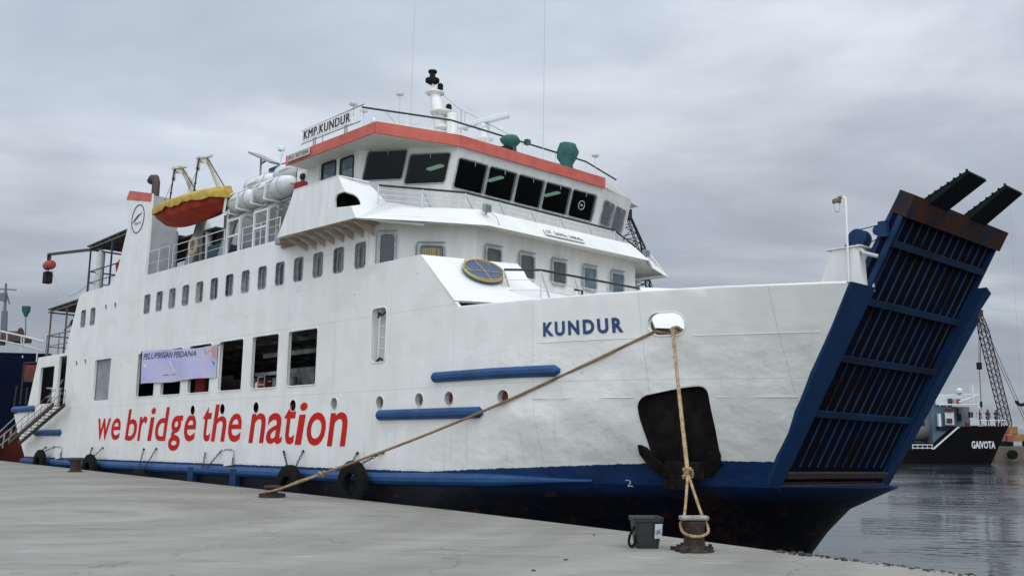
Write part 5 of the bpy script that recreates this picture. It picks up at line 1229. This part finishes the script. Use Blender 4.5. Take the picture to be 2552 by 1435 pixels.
# knot sits on the line from the fairlead to the bollard, 0.95 m above the quay
tk = (1.12-.5)/(fl2.z-.5); kp = (B1+Vector((-.02, 0, .5))).lerp(fl2, tk)
strand_rope(mi([fin2, fl2+Vector((0, 0, .02))]+sag(fl2, kp, .03)[1:], B1), .036, ROPE, 'x', pitch=.2).build('twisted_line', ROPE, R2)
kn = [kp+Vector((.06*math.cos(t)*(1+.25*math.sin(2*t)), .055*math.sin(t), .07*math.sin(1.5*t))) for t in [i*.45 for i in range(22)]]
strand_rope(mi(kn, B1), .036, ROPE, 'x', pitch=.2).build('knot', ROPE, R2)
cap = B1+Vector((0, 0, .42))
lp = [kp, B1+Vector((-.12, .12, .54)), B1+Vector((-.2, .02, .40)), B1+Vector((-.18, -.14, .28)), B1+Vector((0, -.21, .235)), B1+Vector((.18, -.14, .28)), B1+Vector((.2, .02, .40)), B1+Vector((.14, .12, .54)), kp]
strand_rope(mi(smoothp(lp), B1), .023, ROPE, 'x', pitch=.18).build('eye_loop', ROPE, R2)
# rope coils in fairlead
cc = W(9.38, 1.08, 3.68); g = strand_rope([cc+Vector((.1*math.cos(t), .04*math.sin(t*1.3), .06*math.sin(t))) for t in [i*.4 for i in range(34)]], .028, ROPE, 'x')
tag(g.build('rope_coil', ROPE), 'small bunch of pale rope wound inside the bow fairlead', 'rope')
# bucket
BK = Vector((2.13, 16.02, 0))
bk = empty('bucket', Matrix.Translation(BK), 'black plastic tub with a white sticker standing on the quay by the bollard', 'bucket')
g = G(); 
def sq(w, z, r=.05): return [(x, y, z) for x, y in rr(-w, -w, w, w, r, 3)]
lv = [(.165, 0), (.18, .1), (.20, .28), (.215, .40), (.235, .41), (.24, .47), (.22, .47), (.205, .42), (.17, .06)]
V = []; 
for w, z in lv: V += sq(w, z)
n = len(sq(.1, 0)); fs = [(i*n+k, i*n+(k+1) % n, (i+1)*n+(k+1) % n, (i+1)*n+k) for i in range(len(lv)-1) for k in range(n)]+[tuple(range(n)), tuple((len(lv)-1)*n+k for k in range(n))]
g.add(V, fs); tub = g.build('tub', mat('black_plastic', (.016, .017, .019), .45, col2=(.024, .025, .027), nscale=6), bk, smooth=35)
g = G(); g.tube(smoothp([Vector(p) for p in [(-.2, -.1, .33), (-.28, -.12, .2), (-.30, -.13, .08), (-.25, -.13, .03), (-.20, -.12, .1), (-.19, -.1, .2)]]), .022, 8); g.build('strap_handle', RUBBER, bk)
g = G(); g.add([(.075, -.228, .16), (.19, -.214, .16), (.205, -.232, .38), (.085, -.236, .38)], [(0, 1, 2, 3)]); st = g.build('sticker', mat('sticker_white', (.42, .46, .48), .5), bk, smooth=0)
g = text_g('LINC', 0, .09, 0, .07, lambda x, z: (.095+x*.9, -.2375, .22+z+x*.2), off=.01, res=2); g.build('sticker_print', INK, st, smooth=0)
for k_ in (st,): k_.location = (0, -.012, 0)
bk.rotation_euler = (0, 0, .10)

# ================================================================== people
def person(name, mwm, label, J, cloth_top, cloth_leg, face_dir):
    """J: joints dict; one skinned body, clothes and hair as children"""
    me = bpy.data.meshes.new('person'); V = []; E = []; Rr = []
    def v(p, r): V.append(p); Rr.append(r); return len(V)-1
    pel = v(J['pelvis'], .13); ch = v(J['chest'], .145); nk = v(J['neck'], .055); hd0 = v(J['jaw'], .075); hd = v(J['head'], .098)
    E += [(pel, ch), (ch, nk), (nk, hd0), (hd0, hd)]
    for s in ('l', 'r'):
        sh_ = v(J['sh'+s], .062); el = v(J['el'+s], .042); wr = v(J['wr'+s], .026); pm_ = v(J['pa'+s], .03); E += [(ch, sh_), (sh_, el), (el, wr), (wr, pm_)]
        w0 = Vector(J['wr'+s]); p0 = Vector(J['pa'+s]); d = (p0-w0).normalized(); a = d.cross(Vector((0, 1, .2))).normalized()
        for i, (o, ln) in enumerate(((-.03, .062), (-.01, .075), (.01, .07), (.03, .055))):
            f1 = v(tuple(p0+a*o+d*ln*.5), .009); f2 = v(tuple(p0+a*o*1.1+d*ln+Vector((0, 0, -.012))), .007); E += [(pm_, f1), (f1, f2)]
        t1 = v(tuple(w0+d*.03+a*.045), .010); t2 = v(tuple(w0+d*.065+a*.06), .008); E += [(wr, t1), (t1, t2)]
        hp = v(J['hi'+s], .085); kn_ = v(J['kn'+s], .058); an = v(J['an'+s], .04); to = v(J['to'+s], .035); E += [(pel, hp), (hp, kn_), (kn_, an), (an, to)]
    me.from_pydata([tuple(p) for p in V], E, []); me.update(); o = bpy.data.objects.new('t', me); COL.objects.link(o)
    sk = o.modifiers.new('s', 'SKIN'); sb = o.modifiers.new('u', 'SUBSURF'); sb.levels = 2
    for i, sv in enumerate(me.skin_vertices[0].data): sv.radius = (Rr[i], Rr[i]); sv.use_root = (i == 0)
    dg = bpy.context.evaluated_depsgraph_get(); bm_ = bpy.data.meshes.new_from_object(o.evaluated_get(dg)); bpy.data.objects.remove(o)
    for p in bm_.polygons: p.use_smooth = True
    root = empty(name, mwm, label, 'person'); bm_.materials.clear(); bm_.materials.append(SKIN)
    body = bpy.data.objects.new('body', bm_); COL.objects.link(body); body.parent = root
    hc = Vector(J['head']); fd = Vector(face_dir).normalized(); sd_ = fd.cross(Vector((0, 0, 1)))
    g = G(); g.ball(hc+fd*.095-Vector((0, 0, .02)), .016, n=8)
    for s in (-1, 1): g.ball(hc+sd_*s*.092-Vector((0, 0, .01)), .022, n=8, sc=(1, .6, 1.3))
    g.build('face_features', SKIN, body)
    g = G()
    for s in (-1, 1): g.ball(hc+fd*.088+sd_*s*.034+Vector((0, 0, .01)), .011, n=8)
    g.ball(hc+fd*.086-Vector((0, 0, .055)), .02, n=8, sc=(1, 1, .35)); g.build('eyes_and_mouth', HAIR, body)
    g = G(); g.ball(hc-fd*.015+Vector((0, 0, .02)), .112, n=14, sc=(1, 1, 1.02)); hb = g.build('hair', HAIR, body)
    # shirt and trousers as looser skins
    def shell(nm, ks, es, rad, mt):
        me2 = bpy.data.meshes.new(nm); me2.from_pydata([tuple(J[k]) if isinstance(k, str) else tuple(k) for k in ks], es, []); me2.update()
        o2 = bpy.data.objects.new('t', me2); COL.objects.link(o2); o2.modifiers.new('s', 'SKIN'); u = o2.modifiers.new('u', 'SUBSURF'); u.levels = 2
        for i, sv in enumerate(me2.skin_vertices[0].data): sv.radius = (rad[i], rad[i]); sv.use_root = (i == 0)
        m3 = bpy.data.meshes.new_from_object(o2.evaluated_get(bpy.context.evaluated_depsgraph_get())); bpy.data.objects.remove(o2)
        for p in m3.polygons: p.use_smooth = True
        m3.materials.clear(); m3.materials.append(mt); o3 = bpy.data.objects.new(nm, m3); COL.objects.link(o3); o3.parent = body
    mid = lambda a, b_, t: tuple(Vector(J[a]).lerp(Vector(J[b_]), t))
    shell('shirt', [mid('pelvis', 'chest', .05), 'chest', mid('chest', 'neck', .45), 'shl', mid('shl', 'ell', .6), 'shr', mid('shr', 'elr', .6)], [(0, 1), (1, 2), (1, 3), (3, 4), (1, 5), (5, 6)], [.165, .20, .09, .105, .08, .105, .08], cloth_top)
    shell('trousers', ['pelvis', 'hil', 'knl', mid('knl', 'anl', .85), 'hir', 'knr', mid('knr', 'anr', .85)], [(0, 1), (1, 2), (2, 3), (0, 4), (4, 5), (5, 6)], [.14, .10, .075, .06, .10, .075, .06], cloth_leg)
    return root
def standing(h=1.0, fwd_=(-1, 0), arms=0.0):
    f = Vector((fwd_[0], fwd_[1], 0)).normalized(); s = Vector((-f.y, f.x, 0)); J = {}
    def P(a, b_, z): return tuple((s*a+f*b_+Vector((0, 0, z)))*h)
    J['pelvis'] = P(0, 0, .95); J['chest'] = P(0, .02, 1.30); J['neck'] = P(0, .03, 1.48); J['jaw'] = P(0, .06, 1.57); J['head'] = P(0, .06, 1.65)
    for k, a in (('l', 1), ('r', -1)):
        J['sh'+k] = P(.19*a, .0, 1.42); J['el'+k] = P(.25*a, .05+arms*.12, 1.14+arms*.05); J['wr'+k] = P(.22*a, .12+arms*.28, .90+arms*.26); J['pa'+k] = P(.20*a, .15+arms*.34, .83+arms*.30)
        J['hi'+k] = P(.10*a, 0, .90); J['kn'+k] = P(.11*a, .03, .50); J['an'+k] = P(.12*a, 0, .09); J['to'+k] = P(.13*a, .14, .045)
    return J
person('person', at(-3.95, .35, 7.62), 'person in a red shirt seen from behind at the bridge wing beside the rafts', standing(1.0, (-.5, .9), .6), SHIRTR, GREYCL, (-.5, .9, 0))
g = G(); g.span((-4.4, -.2, 7.18), (-3.0, .9, 7.62)); g.build('wing_step', GREY, ferry, smooth=0)
person('person', at(-21.95, .5, 5.05), 'person in dark clothes leaning on the stern rail under the lower canopy', standing(.98, (-1, -.4), .8), DARKCL, DARKCL, (-1, -.4, 0))

# ================================================================== background: ship astern
def FR(px, py, D):    # point on the sight line at a distance, used to place far things
    d = (px-1276)*_R-(py-717.5)*_U+F_PX*_F; return Vector((0, 0, CAMZ))+d*(D/d.y)
bs = empty('cargo_ship', Matrix.Translation((-29.9, 62, -1.7)), 'dark blue ship with rust-red bottom moored behind the ferry stern', 'ship')
def bow_hull(L, beam, sections, d=Vector((-1, .35, 0))):
    """sections: list of (z, stem reach, half width factor) rings; bow at the local origin, body trailing along d"""
    d = d.normalized(); s = Vector((-d.y, d.x, 0)); V = []; n = 13
    for z, rch, wf in sections:
        ring = []
        for i in range(n):
            t = i/(n-1); x = L*t; w = beam/2*wf*min(1, (t*L/(beam*1.1)))**.65 if t > 0 else .02
            ring.append((x-rch*(1-t), w))
        V += [d*x+s*w+Vector((0, 0, z)) for x, w in ring]+[d*x-s*w+Vector((0, 0, z)) for x, w in reversed(ring)]
    m_ = 2*n; fs = [(i*m_+k, i*m_+(k+1) % m_, (i+1)*m_+(k+1) % m_, (i+1)*m_+k) for i in range(len(sections)-1) for k in range(m_)]
    fs.append(tuple((len(sections)-1)*m_+k for k in range(m_))); g = G(); g.add(V, fs); return g
g = bow_hull(30, 9, [(2.9, .6, .8), (7.0, 1.7, 1.0), (7.5, 1.9, 1.0)]); g.build('upper_hull', mat('deep_navy_hull', (.002, .006, .020), .8, spec=.05, col2=(.004, .009, .022), nscale=.5), bs, smooth=30)
g = bow_hull(30, 9, [(-1.5, -.4, .45), (0, .1, .6), (2.9, .6, .8)]); g.build('lower_hull', mat('rust_red_bottom', (.08, .014, .011), .9, spec=.1, col2=(.035, .010, .009), nscale=.8), bs, smooth=30)
D0 = 61.0; BO = Vector((-29.9, 62, -1.7))
def L_(p): return Vector(p)-BO
g = G()
rp0 = [L_(FR(x, y, D0)) for x, y in ((-60, 815), (0, 825), (60, 838), (110, 852))]
g.tube(rp0, .06, 6); g.tube([p-Vector((0, 0, .55)) for p in rp0], .045, 6)
for p in (rp0[0], rp0[0].lerp(rp0[1], .5), rp0[1], rp0[1].lerp(rp0[2], .3), rp0[1].lerp(rp0[2], .9), rp0[2], rp0[2].lerp(rp0[3], .7)): g.tube([p, p-Vector((0, 0, 1.3))], .045, 6)
g.build('foredeck_railing', GREYW, bs)
g = G(); m0 = L_(FR(8, 860, 64)); m1 = L_(FR(15, 706, 64)); g.tube([m0, m0.lerp(m1, .55), m0.lerp(m1, .56), m1], [.22, .18, .1, .07], 10); c = L_(FR(12, 720, 64)); g.bar(c-Vector((.7, 0, 0)), c+Vector((.75, 0, -.05)), .07); g.box(L_(FR(9, 740, 64)), (.35, .3, .5)); g.tube([L_(FR(15, 725, 64)), L_(FR(24, 757, 64))], .05, 5)
g.build('foremast', mat('grey_mast_paint', (.12, .14, .155), .8), bs)
g = G(); g.lathe([(.3, -.9), (.55, -.85), (.3, -.8), (.3, .8), (.55, .85), (.3, .9)], L_(FR(18, 836, 64)), (1, 0, 0), 14); g.box(L_(FR(26, 846, 64)), (2.2, 1.2, .35)); g.tube([L_(FR(8, 845, 64)), L_(FR(12, 815, 64))], .08, 6); g.build('windlass', mat('brown_windlass', (.07, .035, .03), .8), bs, bevel=.03)
g = G(); c = L_(FR(65, 775, 62)); g.lathe([(.02, .32), (.26, .3), (.24, .0), (.12, -.25), (.12, -.34)], c, n=10); g.tube([c, L_(FR(63, 850, 62))], .03, 5); g.build('covered_lamp', GREEN, bs)
g = G(); g.box(L_(FR(76, 930, 60)), (.7, .1, 1.0)); g.build('bow_plate', REDDK, bs, smooth=0)
for a_, b_ in (((58, 905), (92, 903)), ((60, 905), (50, 1008)), ((68, 965), (64, 1008)), ((42, 960), (34, 1020))):
    g = G(); g.tube([L_(FR(*a_, 59)), L_(FR(*b_, 59))], .05, 5); g.build('bow_fitting', RUST2, bs)
g = G()
for a, b_ in (((0, 1090), (60, 1040)), ((0, 1110), (70, 1050)), ((0, 1075), (48, 1030)), ((30, 1065), (22, 1100)), ((12, 1080), (6, 1116)), ((48, 1050), (44, 1078))): g.tube([L_(FR(*a, 50)), L_(FR(*b_, 50))], .035, 5)
go = g.build('shore_gangway', GREY, mw=Matrix.Translation(BO)); tag(go, 'white handrails of a gangway leading to the blue ship astern of the ferry', 'gangway')
g = G(); random.seed(4)
for q in ((100, 925), (118, 940)): pass

# ================================================================== background: small tanker, far quay, cranes
GD = 100.0; GO = FR(2465, 1154, GD); GO.z = -1.7
gs = empty('coaster_ship', Matrix.Translation(GO), 'black-hulled small tanker with pale blue wheelhouse lying across the harbour right of the ramp', 'ship')
def Lg(px, py, D=GD): return FR(px, py, D)-GO
g = G()
prof = [(2200, 1160), (2200, 1120), (2322, 1119), (2352, 1092), (2386, 1063), (2450, 1062), (2514, 1060), (2500, 1090), (2468, 1160)]
P3 = []
for px_, py_ in prof: P3.append(Lg(px_, py_))
g.prism([(p.x, 0, p.z) for p in P3], (0, 7, 0)); g.build('hull', mat('black_hull_paint', (.004, .0045, .005), .85, spec=.05, col2=(.008, .006, .006), nscale=.3), gs, smooth=0)
g = G()
g.prism([(Lg(2322, 1119).x, -.03, Lg(2322, 1119).z), (Lg(2386, 1063).x, -.03, Lg(2386, 1063).z), (Lg(2392, 1063).x, -.03, Lg(2392, 1063).z), (Lg(2328, 1119).x, -.03, Lg(2328, 1119).z)], (0, .1, 0)); g.build('sheer_stripe', RAILW, gs, smooth=0)
g = text_g('GAIVOTA', Lg(2421, 1108).x, Lg(2480, 1108).x, Lg(2421, 1117).z, Lg(2421, 1098).z, lambda x, z: (x, -.04, z), off=.03, res=2); g.build('name_lettering', RAILW, gs, smooth=0)
g = G(); a = Lg(2272, 1108); 
g.lathe([(.02, -2.4), (.9, -2.2), (1.25, -1.7), (1.25, 1.7), (.9, 2.2), (.02, 2.4)], (Lg(2297, 1068).x, 3, Lg(2297, 1068).z), (1, 0, 0), 16); g.build('cargo_tank', mat('grey_tank_paint', (.22, .22, .21), .7, col2=(.15, .15, .14), nscale=.6), gs)
def gbox(name, x0, x1, y0, y1, ya, yb, m, par=gs):
    g = G(); ym = (y0+y1)/2; g.span((Lg(x0, ym).x, ya, Lg(x0, y0).z), (Lg(x1, ym).x, yb, Lg(x0, y1).z)); return g.build(name, m, par, smooth=0)
LB = mat('pale_blue_cabin_paint', (.07, .125, .16), .8, col2=(.13, .165, .18), nscale=.6)
dh = gbox('deckhouse', 2336, 2388, 1118, 1000, 1.2, 5.8, LB); gbox('wheelhouse', 2343, 2410, 1008, 984, 1.0, 6, RAILW); 
gbox('window_band', 2372, 2384, 1004, 992, .9, 1.0, PANE); gbox('window_band', 2388, 2404, 1004, 993, .9, 1.0, mat('red_notice', (.35, .08, .06), .7)); gbox('forward_house', 2392, 2440, 1062, 1012, 2.0, 5.8, LB)
gbox('open_door', 2407, 2417, 1048, 1016, 1.85, 1.95, BLACK); gbox('lower_wheelhouse_shade', 2345, 2390, 1072, 1061, 1.05, 1.15, NAVY)
gbox('name_panel', 2365, 2387, 1058, 1026, .85, .95, RAILW); gbox('red_panel', 2368, 2382, 1054, 1042, .75, .82, REDDK); gbox('red_panel', 2364, 2383, 1026, 1018, .75, .82, REDDK)
g = G()
for x in (2343, 2360, 2380, 2400, 2420, 2438): g.tube([Lg(x, 1012), Lg(x, 984)], .05, 5)
g.tube([Lg(2338, 985), Lg(2440, 983)], .06, 5); g.tube([Lg(2338, 1008), Lg(2438, 1008)], .06, 5); g.tube([Lg(2390, 1002), Lg(2436, 985)], .09, 5)
g.tube([Lg(2437, 1060), Lg(2437, 975)], .07, 6); g.lathe([(.02, -.3), (.3, 0), (.3, .3), (.1, .45)], Lg(2391, 978), n=10); g.lathe([(.12, 0), (.12, 1.6)], Lg(2425, 1000), n=6); g.tube([Lg(2425, 985), Lg(2425, 968)], .03, 4)
for i in range(9): g.tube([Lg(2440+8*i, 1062), Lg(2440+8*i, 1046)], .03, 4)
g.tube([Lg(2440, 1047), Lg(2506, 1047)], .035, 4)
g.tube([Lg(2273, 1108), Lg(2325, 1108)], .04, 4); g.tube([Lg(2273, 1116), Lg(2325, 1116)], .04, 4)
for i in range(5): g.tube([Lg(2275+12*i, 1118), Lg(2275+12*i, 1108)], .04, 4)
g.build('deck_railing', RAILW, gs)
for i, (x, lab) in enumerate(((2441, 'leftmost tiny figure in dark clothes on the black tanker foredeck'), (2463, 'middle of three tiny figures in dark clothes on the black tanker foredeck'), (2484, 'rightmost tiny dark-clothed figure on the black tanker foredeck, in a white cap'))):
    p = FR(x, 1062, GD+1.5)
    person('person', Matrix.Translation(p), lab, standing(.95, (.3, -1), .2*i), DARKCL, GREYCL, (.3, -1, 0))
g = G(); p = FR(2484, 1062, GD+1.5); g.lathe([(.11, 0), (.11, .06), (.02, .1)], (p.x, p.y, p.z+1.62), n=10); tag(g.build('cap', RAILW), 'white cap on the rightmost figure of the black tanker', 'cap')
for x0, x1, y0, y1, m_ in ((2300, 2312, 1062, 1050, RUST2), (2346, 2352, 1062, 1030, RAILW), (2396, 2404, 1030, 1016, PANE), (2424, 2432, 1040, 1026, PANE), (2416, 2424, 1062, 1052, REDDK), (2448, 2458, 1062, 1055, GREY), (2494, 2502, 1061, 1053, RUST2)):
    gbox('deck_fitting', x0, x1, y0, y1, .6, .95, m_)
# far quay
g = G(); a = FR(2478, 1118, 112); b_ = FR(2478, 1155, 112)
g.span((a.x, 112, -1.9), (a.x+60, 124, -.2)); fq = g.build('far_quay', mat('brown_quay_stone', (.16, .12, .095), .9, col2=(.09, .075, .065), nscale=.5), smooth=0); tag(fq, kind='structure')
g = G(); g.lathe([(.02, 0), (.5, .02), (.5, .5), (.02, .52)], (a.x+1.6, 111.5, -1.0), (0, -1, 0), 12); tag(g.build('quay_tyre', RUBBER), 'small dark tyre on the face of the far brown quay', 'tyre')
def lattice(g, p0, p1, w0, w1, bays, r=.06, side=(0, 1, 0), m=0):
    p0 = Vector(p0); p1 = Vector(p1); d = (p1-p0).normalized(); a = d.cross(Vector(side)).normalized(); b = d.cross(a)
    C = []
    for i in range(bays+1):
        t = i/bays; w = (w0+(w1-w0)*t)/2; c = p0.lerp(p1, t); C.append([c+a*w*sx+b*w*sy for sx, sy in ((-1, -1), (1, -1), (1, 1), (-1, 1))])
    for k in range(4): g.tube([c[k] for c in C], r, 4, m=m)
    for i in range(bays):
        for k in range(4):
            g.tube([C[i][k], C[i+1][(k+1) % 4]], r*.6, 3, m=m); g.tube([C[i][k], C[i][(k+1) % 4]], r*.6, 3, m=m)
CR = mat('crane_lattice_paint', (.030, .030, .034), .8, spec=.1, col2=(.05, .035, .03), nscale=.4)
def crane(base, tip, label, name, body_m, w=1.2, bays=16, hook=None, sc=1.0):
    o = empty(name, Matrix.Translation(base), label, 'crane')
    b0 = Vector((0, 0, 0)); g = G(); g.span((-2.2*sc, -1.6*sc, 0), (-1.4*sc, 1.6*sc, .8*sc), 0); g.span((1.4*sc, -1.6*sc, 0), (2.2*sc, 1.6*sc, .8*sc), 0); g.build('crawler_track', BLACK, o, bevel=.1)
    g = G(); g.span((-1.8*sc, -1.4*sc, .8*sc), (2.2*sc, 1.4*sc, 1.9*sc)); g.span((-1.9*sc, -1.5*sc, 1.9*sc), (-.6*sc, -.3*sc, 3.0*sc)); g.build('cab', body_m, o, bevel=.05)
    t = Vector(tip)-Vector(base); f = Vector((-1.2*sc, 0, 1.6*sc)); g = G(); d = (t-f)
    lattice(g, f, f+d*.12, .4, w, 2); lattice(g, f+d*.12, f+d*.85, w, w, bays); lattice(g, f+d*.85, t, w, .4, 3); g.box(t, (.7, .5, .7))
    g.build('lattice_boom', CR, o, smooth=0)
    g = G(); back = Vector((1.8*sc, 0, 3.4*sc)); g.tube([t, back], .04, 4); g.tube([t+Vector((0, .6, 0)), back+Vector((0, .6, 0))], .04, 4); g.tube([back, (1.8*sc, 0, 1.9*sc)], .12, 5); g.build('stay_rope', CR, o)
    if hook:
        g = G(); h = Vector(hook)-Vector(base); g.tube([t, h], .035, 4); g.tube([t+Vector((.25, 0, 0)), h+Vector((.15, 0, 0))], .035, 4); g.box(h-Vector((0, 0, .3)), (.5, .3, .8)); g.tube([h-Vector((0, 0, .6)), h-Vector((0, 0, 5.2))], .04, 4); g.box(h-Vector((0, 0, 4.6)), (.2, .2, .6)); g.build('hook_block', BLACK, o, smooth=0)
    return o
tip = FR(2440, 780, 114); base = FR(2537, 1112, 116); base.z = -.2
crane(base, tip, 'lattice boom crane with an orange body on the far quay beyond the black tanker', 'crawler_crane', mat('orange_crane_paint', (.34, .15, .03), .6, col2=(.2, .1, .04), nscale=.8), w=.85, bays=14, hook=FR(2440, 905, 114), sc=.75)
g = G(); 
for x, y in ((2515, 1100), (2495, 1098)): p = FR(x, y, 115); g.lathe([(.5, 0), (.5, .7), (.3, .9)], p, n=8)
tag(g.build('oil_drum_heap', mat('faded_red_drum', (.22, .08, .05), .7), smooth=0), 'faded reddish drums beside the orange crane on the far quay', 'drums')
g = G(); p = FR(2545, 998, 120); g.tube([p+Vector((.6*math.cos(t), 0, .5*math.sin(t))) for t in [PI+i*.3 for i in range(12)]], .2, 6); g.tube([p+Vector((0, 0, -.2)), p+Vector((0, 0, 25))], .005, 4)
tag(g.build('crane_hook', BLACK), 'dark cargo hook hanging against the sky at the right edge', 'hook')
# crane standing behind the ferry
base = FR(1668, 1085, 76); base.z = .3
tip = FR(1562, 535, 70)
crane(base, tip, 'lattice boom crane rising behind the ferry just right of its wheelhouse', 'crawler_crane', GREYW, w=1.75, bays=15)
g = G(); g.span((base.x-6, 70, -2.2), (base.x+9, 84, .3)); tag(g.build('work_barge', mat('barge_steel', (.05, .04, .035), .8), smooth=0), 'low dark steel barge carrying the crane hidden behind the ferry', 'barge')
# flecks of litter on the quay
random.seed(21)
g = G()
for x, y in ((1410, 1395), (1330, 1422), (600, 1227), (1480, 1333), (430, 1432)):
    d = (x-1276)*_R-(y-717.5)*_U+F_PX*_F; p = Vector((0, 0, CAMZ))+d*(-CAMZ/d.z); a = random.random()*3
    g.box((p.x, p.y, .012), (.06, .03, .015), rot=Matrix.Rotation(a, 3, 'Z'))
tag(g.build('litter', mat('pale_litter', (.34, .33, .30), .9, col2=(.08, .07, .06), nscale=1.5, lo=.48, hi=.52), smooth=0), 'small scraps scattered over the grey quay surface', 'litter', kind='stuff')
